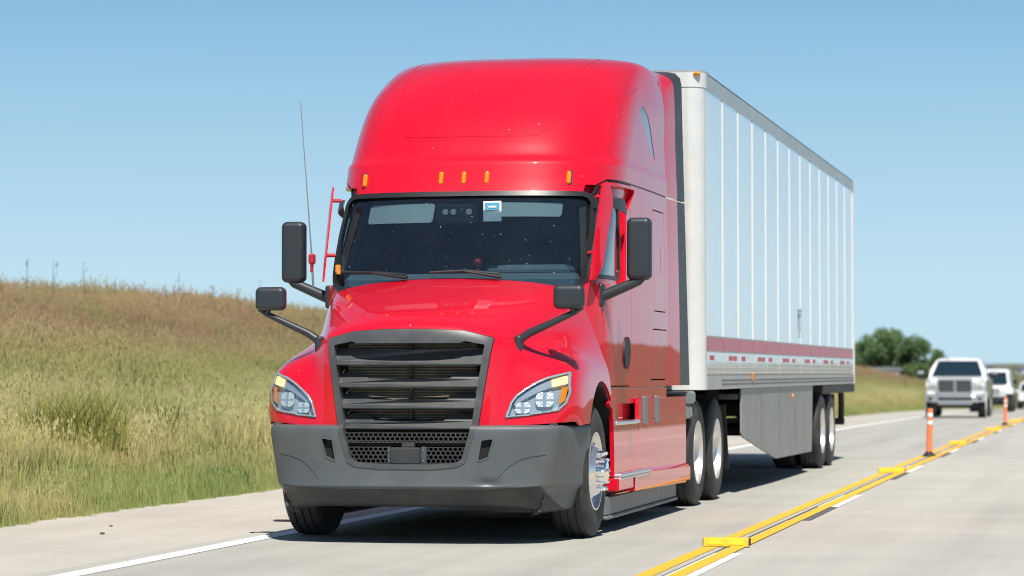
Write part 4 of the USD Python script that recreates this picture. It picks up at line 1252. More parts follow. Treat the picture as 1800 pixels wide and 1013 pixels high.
trailer_white()
mat('aluminium_sheet', (0.80, 0.80, 0.78), 0.36, metallic=0.25, var=0.06, vscale=4, rvar=0.08, bump=0.1, bscale=3.0, dirt=((0.6, 0.58, 0.54), 0.3, 2.0))
mat('rail_grey', (0.50, 0.52, 0.53), 0.42, metallic=0.35, var=0.08, vscale=3, dirt=((0.35, 0.33, 0.30), 0.4, 2.5))
mat('lower_rail_grey', (0.46, 0.46, 0.45), 0.5, metallic=0.2, var=0.1, vscale=3, dirt=((0.28, 0.26, 0.23), 0.5, 3.0))
mat('kick_white', (0.78, 0.79, 0.79), 0.35, coat=0.8, var=0.06, dirt=((0.5, 0.47, 0.42), 0.5, 3.0))
mat('stripe_red', (0.52, 0.045, 0.07), 0.4, coat=0.25, var=0.15, vscale=5)
mat('stripe_grey', (0.38, 0.38, 0.38), 0.45)
mat('tape_red', (0.55, 0.05, 0.055), 0.4, var=0.1)
mat('skirt_panel', (0.26, 0.265, 0.26), 0.5, var=0.08, vscale=2, dirt=((0.25, 0.22, 0.19), 0.55, 1.4))
mat('rivet', (0.35, 0.35, 0.34), 0.5)
mat('logo_grey', (0.45, 0.48, 0.50), 0.5)

TY, TZ = 6.44, -0.008
trailer = thing('semi_trailer', 'long white box trailer with red stripe coupled behind the red tractor', 'trailer', (0, TY, TZ))
LEN, HW, TOP, BOT = 15.95, 1.295, 4.165, 1.118


def Q(name, mesh, mm_, parent=None, smooth=30, label=None):
    return obj(name, mesh, mm_, parent if parent is not None else trailer, smooth, label)


# nose wall with round corners
plan = rpoly([(-HW, 0), (HW, 0), (HW, .3), (-HW, .3)], 0.0001)
c = [(HW - .16 + .16 * math.sin(t), .16 - .16 * math.cos(t)) for t in np.linspace(0, math.pi / 2, 12)]
outl = c + [(HW, .20), (HW - .03, .20), (HW - .03, .16)] + [(HW - .16 + .13 * math.sin(t), .16 - .13 * math.cos(t)) for t in np.linspace(math.pi / 2, 0, 12)][1:]
full = outl + [(-x, y) for x, y in outl[::-1]]
pl = Polygon([(x, y) for x, y in full]).buffer(0)
Q('front_wall', moved(extr(pl, 4.02 - BOT - .0), (0, 0, BOT)), 'aluminium_sheet', smooth=40)
capp = pl.buffer(.006)
Q('front_top_rail', moved(extr(capp, TOP - 4.022), (0, 0, 4.022)), 'aluminium_sheet', smooth=40)
Q('front_roof_lip', moved(extr(Polygon(c + [(HW, .4)] + [(-HW, .4)] + [(-x, y) for x, y in c[::-1]]).buffer(.004), .02), (0, 0, TOP + .002)), 'rail_grey')
for s in (-1, 1):
    b = Q('corner_lamp', blob(s * (HW - .06) - .035, s * (HW - .06) + .035, -.012, .055, TOP - .035, TOP - .001, .016, 12), 'amber_lens')
Q('roof', rbox(-HW + .01, HW - .01, .2, LEN, TOP - .05, TOP - .008, .01), 'aluminium_sheet')
for s in (1, -1):
    Q('top_rail', rbox(*sorted((s * (HW - .03), s * (HW + .006))), .201, LEN, 4.022, TOP, .006), 'rail_grey')
    Q('roof_edge', rbox(*sorted((s * (HW - .05), s * (HW - .002))), .201, LEN, TOP, TOP + .018, .004), 'chassis_black')
    Q('bottom_rail', rbox(*sorted((s * (HW - .05), s * (HW + .004))), .21 if s > 0 else .21, LEN, BOT + (.0), 1.262, .006), 'lower_rail_grey')
# thirteen wall panels on the side we see
NP = 13
pw = (LEN - .25 - .10) / NP
ZP0, ZP1 = 1.264, 4.020
Z_ST0, Z_ST1 = 1.484, 1.642
rg2 = np.random.default_rng(3)
for s in (1, -1):
    if s < 0:
        Q('wall_panel', rbox(-HW, -HW + .02, .205, LEN, ZP0, ZP1, .002), 'trailer_white')
        continue
    for k in range(NP):
        y0 = .205 + pw * k
        y1 = y0 + pw - .022
        nx, nz = 9, 15
        Y, Z = np.meshgrid(np.linspace(y0, y1, nx), np.linspace(ZP0, ZP1, nz), indexing='ij')
        u, v = (Y - y0) / (y1 - y0), (Z - ZP0) / (ZP1 - ZP0)
        X = HW - .001 + .0035 * (meshkit.noise(np.stack([Y * .9, Z * 1.1, 0 * Y], -1), 7) - .5) * np.sin(np.pi * u) ** .5
        A = np.stack([X, Y, Z], -1)
        p = Q('wall_panel', grid_shell(A, A - [.018, 0, 0]), 'trailer_white', smooth=True)
        obj('seam_strip', rbox(HW - .014, HW + .0016, y1 + .003, y1 + .019, ZP0, ZP1, .0004), 'trailer_white', p)
        # printed band and reflective tape lie on the panel
        obj('red_band', rbox(HW + .0035, HW + .0052, y0 + .001, y1 - .001, Z_ST0 + .014, Z_ST1 - .014, .0004), 'stripe_red', p, smooth=False)
        obj('band_edge', cat(rbox(HW + .0035, HW + .0048, y0 + .001, y1 - .001, Z_ST0, Z_ST0 + .013, .0004), rbox(HW + .0035, HW + .0048, y0 + .001, y1 - .001, Z_ST1 - .013, Z_ST1, .0004)), 'stripe_grey', p, smooth=False)
        obj('kick_plate', rbox(HW + .0035, HW + .0058, y0 + .001, y1 - .001, ZP0 + .004, Z_ST0 - .002, .0006), 'kick_white', p, smooth=False)
        rv = []
        for z in (1.285, 1.335, 1.385):
            for y in np.arange(y0 + .04, y1 - .02, .085):
                rv.append(moved(rbox(-.002, .004, -.009, .009, -.006, .006, .002), (HW + .006, y, z)))
        keys(obj('rivet_row', cat(*rv), 'rivet', p, smooth=False), kind='stuff')
        sq = [(y0 + pw * .27, .155)] if k % 2 == 0 else [(y0 + pw * .42, .145), (y0 + pw * .70, .145)]
        for yc, w in sq:
            obj('reflective_square', rbox(HW + .0062, HW + .0075, yc - w, yc + w, 1.405, 1.452, .0004), 'tape_red', p, smooth=False)
# holes along the bottom rail
rv = []
for y in np.arange(1.3, LEN - .1, .125):
    for z in (1.165, 1.205):
        rv.append(moved(rbox(-.002, .003, -.022, .022, -.010, .010, .001), (HW + .005, y, z)))
keys(Q('rail_slots', cat(*rv), 'chassis_black', smooth=False), kind='stuff')
# maker's emblem on the wall
lg = []
for pts in ([(8.28, 1.93), (8.42, 1.73)], [(8.66, 1.98), (8.46, 1.73)], [(8.30, 2.06), (8.64, 2.06)], [(8.34, 2.0), (8.60, 2.0)], [(8.30, 2.06), (8.34, 1.95)]):
    (ya, za), (yb, zb) = pts
    lg.append(to_tm(prism_x(LineString(pts).buffer(.016), HW + .006, HW + .0085)))
Q('wall_emblem', cat(*lg), 'logo_grey', smooth=False)
Q('wall_emblem_plate', to_tm(prism_x(rpoly([(8.33, 2.03), (8.60, 2.03), (8.56, 1.94), (8.45, 1.80), (8.36, 1.94)], .01), HW + .0035, HW + .0058)), 'kick_white', smooth=False)

# under the floor
Q('floor', rbox(-HW + .05, HW - .05, .2, LEN, BOT + .02, BOT + .10, .01), 'chassis_black')
Q('coupler_plate', rbox(-.6, .6, .05, 1.6, BOT - .05, BOT + .02, .01), 'chassis_black')
Q('rear_frame', cat(rbox(HW - .12, HW + .010, LEN, LEN + .10, BOT, TOP, .01), rbox(-HW - .010, -HW + .12, LEN, LEN + .10, BOT, TOP, .01), rbox(-HW, HW, LEN + .001, LEN + .099, TOP - .12, TOP - .005, .01), rbox(-HW, HW, LEN + .001, LEN + .099, BOT - .12, BOT + .03, .01)), 'aluminium_sheet')
Q('rear_door', rbox(-HW + .10, HW - .10, LEN + .02, LEN + .06, BOT + .04, TOP - .13, .01), 'trailer_white')
ib = Q('underride_guard', cat(rbox(-1.15, 1.15, LEN - .05, LEN + .06, .50, .60, .01)), 'chassis_black')
for x in (-1.10, -.45, .45, 1.10):
    g = tube([(x, LEN - .02, 1.06), (x, LEN + .06, .80), (x, LEN + .0, .55)], .045, 8)
    obj('guard_post', g, 'chassis_black', ib)
Q('rear_sill', rbox(-HW, HW, LEN - 4.6, LEN + .10, BOT - .125, BOT - .003, .01), 'chassis_black')
SK = rpoly([(2.90, BOT - .004), (2.90, .64), (3.02, .60), (5.98, .287), (9.95, .262), (10.12, BOT - .004)], .02)
for s in (1, -1):
    lo, hi = (HW - .03, HW - .012) if s > 0 else (-HW + .012, -HW + .03)
    sk = Q('side_skirt', prism_x(SK, lo, hi), 'skirt_panel', label='grey side skirt panel under the trailer' if s > 0 else None)
    if s > 0:
        obj('side_lamp', moved(lathe_x([(.0, .002), (.0, .036), (.016, .032), (.022, .002), (.0, .002)], 24), (hi + .001, 7.70, .995)), 'amber_lens', sk)
        for y in (4.6, 6.3, 8.0):
            obj('panel_joint', rbox(hi - .001, hi + .0015, y, y + .006, .45, BOT - .02, .001), 'chassis_black', sk)
    Q('side_marker_lamp', rbox(*sorted((s * (HW + .002), s * (HW + .022))), 3.62, 3.74, 1.20, 1.28, .008), 'amber_lens')
    Q('landing_leg', cat(rbox(s * .95 - .06, s * .95 + .06, 3.0, 3.12, .45, BOT, .01), rbox(s * .95 - .13, s * .95 + .13, 2.93, 3.19, .42, .45, .01)), 'chassis_black')
YR = (17.89 - TY, 17.89 - TY + 1.24)
Q('bogie_frame', cat(rbox(-.55, -.42, 9.9, LEN - .3, .78, 1.0, .01), rbox(.42, .55, 9.9, LEN - .3, .78, 1.0, .01), rbox(-.5, .5, YR[0] - .8, YR[0] - .6, .7, .9, .01), rbox(-.5, .5, YR[1] + .6, YR[1] + .8, .7, .9, .01)), 'chassis_black')
for y in YR:
    zr = .505 + float(zg(y + TY)) - TZ
    Q('axle', tube([(-1.0, y, zr), (1.0, y, zr)], .075, 12), 'chassis_black')
    for s in (1, -1):
        wheel(trailer, s * 1.130, y, zr, s, False)
        obj('wheel', moved(TYRE_M, (s * .78, y, zr)), 'tyre', trailer)
for s in (1, -1):
    Q('mud_flap', rbox(s * .95 - .3, s * .95 + .3, YR[1] + .68, YR[1] + .69, .25, .98, .004), 'black_rubber')

# ------------------------------------------------------------------ other traffic
mat('white_paint_car', (0.78, 0.79, 0.79), 0.3, coat=1.0, var=0.03)
mat('car_glass', (0.012, 0.028, 0.04), 0.08, spec=0.25)
mat('car_black', (0.02, 0.021, 0.023), 0.5, var=0.1)
mat('car_chrome', (0.42, 0.43, 0.45), 0.35, metallic=0.5)
mat('car_bright', (0.62, 0.64, 0.66), 0.25, metallic=0.7)
mat('car_silver', (0.45, 0.46, 0.48), 0.3, metallic=0.8)
mat('lamp_clear', (0.75, 0.80, 0.78), 0.1, coat=1.0)
mat('lamp_on', (0.95, 0.95, 0.92), 0.2, extra={'emission_color': (1, 1, 0.95), 'emission_strength': 1.6})


def hull(*pts):
    return to_tm(Manifold.hull_points(np.array(pts, float)))


def sym(rows, r=0.0):
    """hull of points given for x >= 0, mirrored"""
    return hull(*[(s * x, y, z) for x, y, z in rows for s in (1, -1)])


def car_wheel(parent, x, y, r, w, s, rim='car_silver'):
    pr = [(w / 2, r * .62), (w / 2 + .01, r * .82), (w / 2 - .03, r * .97), (w / 2 - .06, r), (-w / 2 + .06, r), (-w / 2 + .03, r * .97), (-w / 2 - .01, r * .82), (-w / 2, r * .62), (w / 2, r * .62)]
    m = lathe_x(pr, 36)
    rm = lathe_x([(w / 2 - .03, .02), (w / 2 - .02, r * .25), (w / 2 - .06, r * .45), (w / 2 - .01, r * .63), (-w / 2, r * .63), (-w / 2, .02), (w / 2 - .03, .02)], 24)
    at = lambda q: moved(q if s > 0 else mirx(q), (x, y, r))
    wh = obj('wheel', at(m), 'tyre', parent)
    obj('rim', at(rm), rim, wh)


def pickup(x, y, label):
    t = thing('pickup_truck', label, 'pickup', (x, y, float(zg(y + 1.5))), 0, 'white vehicles following the truck')
    A = lambda n, m, mm_, p=None, sm=30: obj(n, m, mm_, p if p is not None else t, sm)
    A('body', cat(sym([(.93, .12, .80), (.98, .35, .80), (1.0, 1.2, .62), (1.0, 5.6, .62), (.98, 5.7, .8), (.90, .10, 1.15), (.97, .4, 1.22), (1.0, 1.5, 1.28), (1.0, 5.6, 1.28), (.97, 5.72, 1.25)]),
                  sym([(.78, .06, 1.18), (.90, .2, 1.22), (.92, 1.55, 1.28), (.70, .10, 1.30), (.80, .35, 1.36), (.85, 1.6, 1.40)])), 'white_paint_car', sm=35)
    A('cab', sym([(.96, 1.45, 1.25), (.97, 3.9, 1.25), (.90, 1.85, 1.60), (.74, 2.28, 1.92), (.62, 2.32, 1.97), (.72, 3.55, 1.95), (.62, 3.5, 1.985), (.92, 3.85, 1.5)]), 'white_paint_car', sm=35)
    A('windscreen', moved(sym([(.83, 1.50, 1.39), (.66, 2.20, 1.86), (.60, 2.23, 1.88), (.84, 1.52, 1.38), (.83, 1.54, 1.37), (.66, 2.24, 1.85)]), (0, -.035, .01)), 'car_glass')
    for s in (1, -1):
        A('side_window', hull(*[(s * (xx + e), yy, zz) for e in (0, .02) for xx, yy, zz in ((.945, 1.95, 1.36), (.80, 2.35, 1.84), (.80, 3.4, 1.84), (.93, 3.6, 1.36))]), 'car_glass')
        h = A('headlight', rbox(*sorted((s * .60, s * .955)), .045, .22, .985, 1.145, .03), 'lamp_clear')
        for z in (1.035, 1.095):
            obj('lamp_bar', rbox(*sorted((s * .63, s * .90)), .035, .06, z - .012, z + .012, .006), 'car_black', h)
        A('fog_recess', rbox(*sorted((s * .60, s * .86)), .0, .10, .60, .69, .02), 'car_black')
        m = A('door_mirror', blob(*sorted((s * 1.10, s * 1.34)), 1.75, 1.9, 1.32, 1.56, .05, 12), 'car_black')
        obj('arm', rbox(*sorted((s * .95, s * 1.12)), 1.79, 1.85, 1.36, 1.42, .01), 'car_black', m)
        obj('cap', blob(*sorted((s * 1.12, s * 1.33)), 1.735, 1.80, 1.44, 1.55, .03, 10), 'car_chrome', m)
        for yy in (1.02, 4.75):
            A('wheel_arch', lathe_x([(.0, .40), (.0, .47), (.03, .47), (.03, .40), (.0, .40)], 36).apply_translation((s * .985 - (.015 if s > 0 else .015), yy, .44)), 'white_paint_car')
            car_wheel(t, s * .86, yy, .415, .28, s)
    fr = rpoly([(-.56, .80), (.56, .80), (.60, 1.0), (.575, 1.30), (-.575, 1.30), (-.60, 1.0)], .03)
    g = A('grille', to_tm(prism_y(fr.difference(fr.buffer(-.055)), -.03, .14)), 'car_bright')
    obj('mesh', to_tm(prism_y(fr.buffer(-.05), .02, .10)), 'car_black', g)
    for z in (.90, .98, 1.06, 1.14, 1.21):
        obj('grille_bar', rbox(-.52, .52, -.010, .03, z - .009, z + .007, .003), 'car_silver', g)
    obj('grille_rib', rbox(-.05, .05, -.022, .02, .86, 1.25, .012), 'car_silver', g)
    obj('upper_bar', rbox(-.56, .56, -.02, .10, 1.245, 1.315, .02), 'car_bright', g)
    b = A('front_bumper', cat(sym([(.98, .10, .54), (.98, .12, .80), (.60, -.06, .52), (.60, -.05, .78), (.98, .5, .56), (.98, .5, .8)])), 'car_chrome')
    obj('lower_grille', rbox(-.55, .55, -.075, .0, .60, .69, .01), 'car_black', b)
    obj('skid_plate', rbox(-.56, .56, -.07, .05, .44, .56, .02), 'car_silver', b)
    A('tow_lamp', moved(lathe_x([(0, .002), (0, .05), (.03, .045), (.03, .002), (0, .002)], 20).apply_transform(trimesh.transformations.rotation_matrix(-math.pi / 2, (0, 0, 1))), (.60, -.06, .74)), 'lamp_on')
    A('underbody', rbox(-.75, .75, .3, 5.4, .34, .64, .05), 'car_black')
    A('roof_lamp', rbox(-.3, .3, 2.3, 2.36, 1.975, 2.0, .01), 'white_paint_car')
    A('aerial', tube([(-.35, 2.2, 1.95), (-.36, 2.22, 2.05)], .012, 6), 'car_black')
    return t


def jeep(x, y, label):
    t = thing('off_road_vehicle', label, 'car', (x, y, float(zg(y + 1.5))), 0, 'white vehicles following the truck')
    A = lambda n, m, mm_, p=None, sm=30: obj(n, m, mm_, p if p is not None else t, sm)
    A('body', cat(sym([(.62, .25, .62), (.66, .25, 1.08), (.70, 1.35, 1.14), (.72, 1.4, .62), (.60, .3, 1.14), (.66, 1.4, 1.20)]), sym([(.78, 1.3, .5), (.79, 1.3, 1.14), (.79, 4.0, 1.14), (.78, 4.0, .5)])), 'white_paint_car')
    A('cabin', sym([(.77, 1.42, 1.12), (.68, 1.68, 1.80), (.70, 3.95, 1.80), (.78, 4.0, 1.12), (.62, 1.75, 1.85), (.62, 3.9, 1.86)]), 'white_paint_car')
    A('windscreen', moved(sym([(.66, 1.40, 1.22), (.60, 1.60, 1.73), (.66, 1.42, 1.22), (.60, 1.63, 1.73)]), (0, .005, 0)), 'car_glass')
    g = A('grille', rbox(-.62, .62, .19, .26, .66, 1.10, .03), 'white_paint_car')
    for k in range(7):
        obj('slot', rbox(-.32 + k * .1, -.26 + k * .1, .18, .2, .74, 1.02, .005), 'car_black', g)
    A('bumper', cat(rbox(-.85, .85, .0, .18, .46, .66, .03), rbox(-.3, .3, .02, .2, .36, .46, .02)), 'car_black')
    for s in (1, -1):
        A('headlight', moved(lathe_x([(0, .002), (0, .10), (.03, .09), (.04, .002), (0, .002)], 28).apply_transform(trimesh.transformations.rotation_matrix(-math.pi / 2, (0, 0, 1))), (s * .48, .19, .92)), 'lamp_clear')
        A('fender', hull(*[(s * xx, yy, zz) for xx, yy, zz in ((.60, .22, .98), (.93, .24, .92), (.93, .30, .76), (.93, 1.0, 1.06), (.93, 1.35, .70), (.70, 1.35, 1.10), (.66, .3, 1.06), (.92, .4, 1.04), (.70, .4, .95), (.70, 1.3, .95))]) if False else cat(rbox(*sorted((s * .62, s * .94)), .22, 1.30, .98, 1.06, .03), hull(*[(s * xx, yy, zz) for xx in (.64, .94) for yy, zz in ((.20, .80), (.28, .80), (.22, 1.0), (.36, 1.04))]), hull(*[(s * xx, yy, zz) for xx in (.70, .94) for yy, zz in ((1.24, 1.04), (1.32, 1.02), (1.48, .60), (1.40, .58))])), 'white_paint_car')
        A('door_mirror', blob(*sorted((s * .88, s * 1.08)), 1.55, 1.66, 1.20, 1.42, .04, 10), 'car_black')
        A('side_window', hull(*[(s * xx, yy, zz) for xx, yy, zz in ((.782, 1.6, 1.2), (.715, 1.75, 1.7), (.73, 3.8, 1.7), (.79, 3.85, 1.2), (.70, 1.7, 1.3))]), 'car_glass')
        for yy in (.80, 3.25):
            car_wheel(t, s * .80, yy, .42, .27, s, 'car_black')
    A('underbody', rbox(-.6, .6, .3, 3.9, .30, .55, .04), 'car_black')
    return t


def suv(x, y, label):
    t = thing('suv', label, 'car', (x, y, float(zg(y + 1.5))), 0, 'white vehicles following the truck')
    A = lambda n, m, mm_, p=None, sm=30: obj(n, m, mm_, p if p is not None else t, sm)
    A('body', sym([(.80, .05, .55), (.90, .25, .55), (.93, 1.2, .45), (.93, 4.6, .5), (.78, .08, .95), (.88, .5, 1.05), (.93, 1.4, 1.12), (.93, 4.6, 1.1)]), 'white_paint_car')
    A('cabin', sym([(.88, 1.2, 1.08), (.70, 1.95, 1.68), (.70, 4.0, 1.70), (.90, 4.55, 1.1), (.60, 2.2, 1.74), (.60, 3.9, 1.75)]), 'white_paint_car')
    A('windscreen', moved(sym([(.78, 1.25, 1.14), (.63, 1.88, 1.62), (.78, 1.29, 1.14), (.63, 1.92, 1.62)]), (0, -.01, .02)), 'car_glass')
    A('grille', rbox(-.45, .45, .02, .12, .66, .90, .03), 'car_black')
    A('lower_bumper', rbox(-.82, .82, .0, .3, .36, .56, .04), 'car_black')
    for s in (1, -1):
        A('headlight', rbox(*sorted((s * .50, s * .84)), .05, .3, .78, .92, .03), 'lamp_clear')
        A('door_mirror', blob(*sorted((s * .93, s * 1.10)), 1.6, 1.75, 1.08, 1.22, .04, 10), 'white_paint_car')
        for yy in (.9, 3.7):
            car_wheel(t, s * .80, yy, .36, .24, s)
    A('underbody', rbox(-.6, .6, .3, 4.4, .28, .55, .04), 'car_black')
    return t


pickup(.03, 73.5, 'white pickup with big chrome grille, nearest vehicle following the trailer')
jeep(-.04, 103.0, 'boxy white off-road car with black bumper directly behind the pickup')
suv(.12, 160.0, 'white car cut off by the right picture edge, last in the queue')

# ------------------------------------------------------------------ lane dividers and posts on the centre line
def post_orange():
    MATS['post_orange'] = usdkit.material(stage, LOOKS + '/post_orange', {'p': ('principled_bsdf', {'base_color': (0.86, 0.22, 0.085), 'roughness': 0.45})}, [], surface='p.BSDF')


post_orange()
mat('divider_yellow', (0.80, 0.47, 0.02), 0.42, var=0.1, vscale=20, dirt=((0.45, 0.32, 0.1), 0.5, 14.0))
mat('divider_lens', (0.85, 0.58, 0.03), 0.2, coat=0.8)
mat('band_white', (0.80, 0.80, 0.80), 0.35)


def divider(y, label):
    t = thing('lane_divider', label, 'road marker', (2.345, y, float(zg(y)) + .008), 0, 'yellow dividers along the centre line')
    pr = Polygon([(-.055, 0), (.055, 0), (.044, .050), (.030, .062), (-.030, .062), (-.044, .050)])
    obj('block', to_tm(prism_x(pr, -.165, .165)), 'divider_yellow', t)
    for s in (-1, 1):
        obj('end_cap', to_tm(prism_x(Polygon([(-.048, .006), (.048, .006), (.040, .050), (.028, .058), (-.028, .058), (-.040, .050)]), *sorted((s * .1655, s * .172)))), 'black_rubber', t)
        obj('lens', hull(*[(s * .075 + dx, yy, zz) for dx in (-.055, .055) for yy, zz in ((-.0565, .012), (-.048, .010), (-.0485, .046), (-.042, .045))]), 'divider_lens', t)
    return t


NTH = ['nearest yellow lane divider, at the bottom edge of the picture', 'second yellow lane divider, on the near side of the taller orange post', 'third yellow lane divider, just beyond the taller orange post',
       'fourth yellow lane divider, on the near side of the farther orange post', 'fifth yellow lane divider, beyond the farther orange post', 'farthest visible yellow lane divider, by the right picture edge']
DV = None
for k, y in enumerate((.25, 16.05, 31.8, 47.1, 62.9, 78.5)):
    if DV is None:
        DV = divider(y, NTH[0])
    else:
        copy_thing(DV, (2.345, y, float(zg(y)) + .008), 0, NTH[k], 'yellow dividers along the centre line')


def delineator(y, lean, label):
    t = thing('traffic_post', label, 'traffic post', (2.33, y, float(zg(y)) + .010), 0, 'orange posts on the centre line')
    top = np.array([lean, 0, .735])
    P = lambda a: top * a
    b = obj('post', tube([P(.05), P(.5), P(.97), P(1.0)], [.046, .044, .043, .038], 20), 'post_orange', t)
    for a, e in ((.665, .745), (.825, .905)):
        obj('reflective_band', tube([P(a), P(e)], .0455, 20), 'band_white', t)
    obj('base', lathe_x([(0, .002), (0, .105), (.015, .10), (.045, .06), (.07, .052), (.07, .002), (0, .002)], 28).apply_transform(trimesh.transformations.rotation_matrix(-math.pi / 2, (0, 1, 0))), 'black_rubber', t)
    return t


d0 = delineator(23.7, .022, 'nearer orange post with two white bands, left of the pickup')
d1 = copy_thing(d0, (2.31, 55.6, float(zg(55.6)) + .010), 0, 'farther orange post, in front of the boxy white car', 'orange posts on the centre line')

# ------------------------------------------------------------------ plants
def leaf_look(name, c0, c1, c2):
    nodes = {'g': ('geometry', {}), 'r': ('rgb_ramp', {'ramp': [(0.0, c0), (0.55, c1), (1.0, c2)]}), 'up': ('vector_math', {'math_type': 'add', 'vector2': (0.0, 0.0, 0.8)}), 'nn': ('vector_math', {'math_type': 'normalize'}), 'd': ('diffuse_bsdf', {}), 't': ('translucent_bsdf', {}), 'm': ('mix_closure', {'fac': 0.42})}
    MATS[name] = usdkit.material(stage, f'{LOOKS}/{name}', nodes, [('g.random_per_island', 'r.fac'), ('g.normal', 'up.vector1'), ('up.vector', 'nn.vector1'), ('nn.vector', 'd.normal'), ('r.color', 'd.color'), ('r.color', 't.color'), ('d.BSDF', 'm.closure1'), ('t.BSDF', 'm.closure2')], surface='m.closure')


leaf_look('tree_leaves', (0.15, 0.235, 0.10), (0.235, 0.335, 0.145), (0.32, 0.43, 0.195))
leaf_look('tussock_blades', (0.29, 0.30, 0.09), (0.42, 0.39, 0.145), (0.55, 0.47, 0.23))
leaf_look('dry_stalk', (0.13, 0.10, 0.06), (0.20, 0.15, 0.09), (0.28, 0.22, 0.12))
leaf_look('green_stalk', (0.12, 0.19, 0.07), (0.18, 0.26, 0.10), (0.24, 0.32, 0.13))
mat('bark', (0.12, 0.09, 0.07), 0.9, var=0.3, vscale=3, bump=0.4, bscale=8)


def tree(x, y, h, w, seed, label, groundz):
    r = np.random.default_rng(seed)
    t = thing('tree', label, 'tree', (x, y, groundz), 0, 'trees beyond the bank')
    limbs = [tube([(0, 0, 0), (r.normal(0, .1), r.normal(0, .1), h * .25), (r.normal(0, .25), r.normal(0, .25), h * .6)], [h * .03, h * .022, h * .01], 9)]
    for k in range(6):
        a = r.uniform(0, 2 * np.pi)
        z0 = h * r.uniform(.15, .4)
        limbs.append(tube([(0, 0, z0), (math.cos(a) * w * .18, math.sin(a) * w * .18, z0 + h * .15), (math.cos(a) * w * .36, math.sin(a) * w * .36, z0 + h * r.uniform(.25, .4))], [h * .012, h * .009, h * .004], 6))
    obj('trunk', cat(*limbs), 'bark', t)
    V, F = [], []
    lobes = []
    for k in range(30):
        a, zz = r.uniform(0, 2 * np.pi), r.uniform(.10, .9)
        rad = w * .5 * math.sin(math.pi * (.12 + .80 * zz)) ** .7 * r.uniform(.25, .85)
        lobes.append((np.array([rad * math.cos(a), rad * math.sin(a), zz * h]), w * r.uniform(.17, .29)))
    for c, lr in lobes:
        for q in range(240):
            d = r.normal(size=3); d /= np.linalg.norm(d)
            p = c + d * lr * r.uniform(.55, 1.08) * [1, 1, 1.05]
            s = r.normal(size=(2, 3)); s /= np.linalg.norm(s, axis=1, keepdims=True)
            L = r.uniform(.10, .24)
            k = len(V)
            V += [p - s[0] * L, p + s[1] * L * .7, p + s[0] * L, p - s[1] * L * .7]
            F += [(k, k + 1, k + 2), (k, k + 2, k + 3)]
    obj('crown', T(V, F), 'tree_leaves', t, smooth=False)
    return t


def at_px(u, y):
    """x of the line of sight through column u of the 1800 wide picture, at distance y along the road"""
    return CAM_POS[0] - math.tan(CAM_YAW - (u - 900) / 4967.4) * (y - CAM_POS[1])


TREES = [(1478, 604, 3.4, 300, 'tree mostly hidden by the rear of the trailer'), (1520, 577, 3.8, 305, 'dark green tree touching the right edge of the trailer'), (1547, 571, 4.0, 296, 'tallest crown of the tree group right of the trailer'), (1574, 575, 3.7, 303, 'rounded bright crown in the middle of the tree group'),
         (1602, 577, 3.6, 297, 'tree with a pointed top right of the middle of the group'), (1628, 588, 3.5, 302, 'lower tree sloping down towards the white pickup'), (1650, 606, 2.8, 296, 'smallest tree at the right end of the group above the pickup')]
for k, (u, v, w, y, lb) in enumerate(TREES):
    gz = float(zg(y)) - .6
    dist = (y - CAM_POS[1]) / math.cos(.07)
    top = CAM_POS[2] + (506.5 + 149.3 - v) / 4967.4 * dist
    tree(at_px(u, y), y, top - gz, w, 40 + k, lb, gz)


def ground_at(x, y):
    return float(ground_height(np.array([x]), np.array([y]))[0])


def tussock(x, y, n, spread, h, seed, mm_, label, catg='grass clump', lean=.35, wd=.009):
    t = clump(seed, n, spread, h, wd, lean)
    t.vertices[:, 1] *= .8
    m = moved(t, (x, y, ground_at(x, y)))
    return obj('grass_tussock', m, mm_, None, False, label, catg, 'tussocks in front of the bank')


tussock(-5.85, 8.6, 1500, .55, (.35, 1.0), 71, 'tussock_blades', 'large dark olive grass tussock low on the bank at left', lean=.55, wd=.006)
tussock(-6.1, 11.2, 900, .50, (.3, .85), 72, 'tussock_blades', 'brownish tussock right of the large dark olive one', lean=.55, wd=.006)
tussock(-6.5, 7.0, 500, .45, (.25, .6), 73, 'tussock_blades', 'low tussock at the left picture edge', lean=.5, wd=.006)
tussock(-4.35, 9.0, 320, .35, (.15, .38), 74, 'green_stalk', 'small fresh green tuft at the edge of the shoulder', wd=.008)


def weed(u, v_top, y, seed, branched, label, mm_='dry_stalk'):
    """a tall stalk on the bank's crest"""
    r = np.random.default_rng(seed)
    x = at_px(u, y)
    gz = ground_at(x, y)
    dist = math.hypot(x - CAM_POS[0], y - CAM_POS[1])
    top = CAM_POS[2] + (655.8 - v_top) / 4967.4 * dist
    h = max(top - gz, .4)
    t = thing('weed_stalk', label, 'weed', (x, y, gz), 0, 'tall stalks on the crest of the bank')
    obj('stem', tube([(0, 0, -.05), (r.normal(0, .02), 0, h * .5), (r.normal(0, .04), 0, h)], [.010, .008, .003], 6), mm_, t)
    br = []
    for k in range(10 if branched else 4):
        z = h * r.uniform(.35, .97)
        a = r.uniform(0, 2 * np.pi)
        L = h * r.uniform(.08, .22) * (1.2 - z / h)
        br.append(tube([(0, 0, z), (math.cos(a) * L * .5, math.sin(a) * L * .5, z + L * .5), (math.cos(a) * L * .7, math.sin(a) * L * .7, z + L * 1.2)], [.004, .006, .002], 5))
    obj('side_stems', cat(*br), mm_, t)


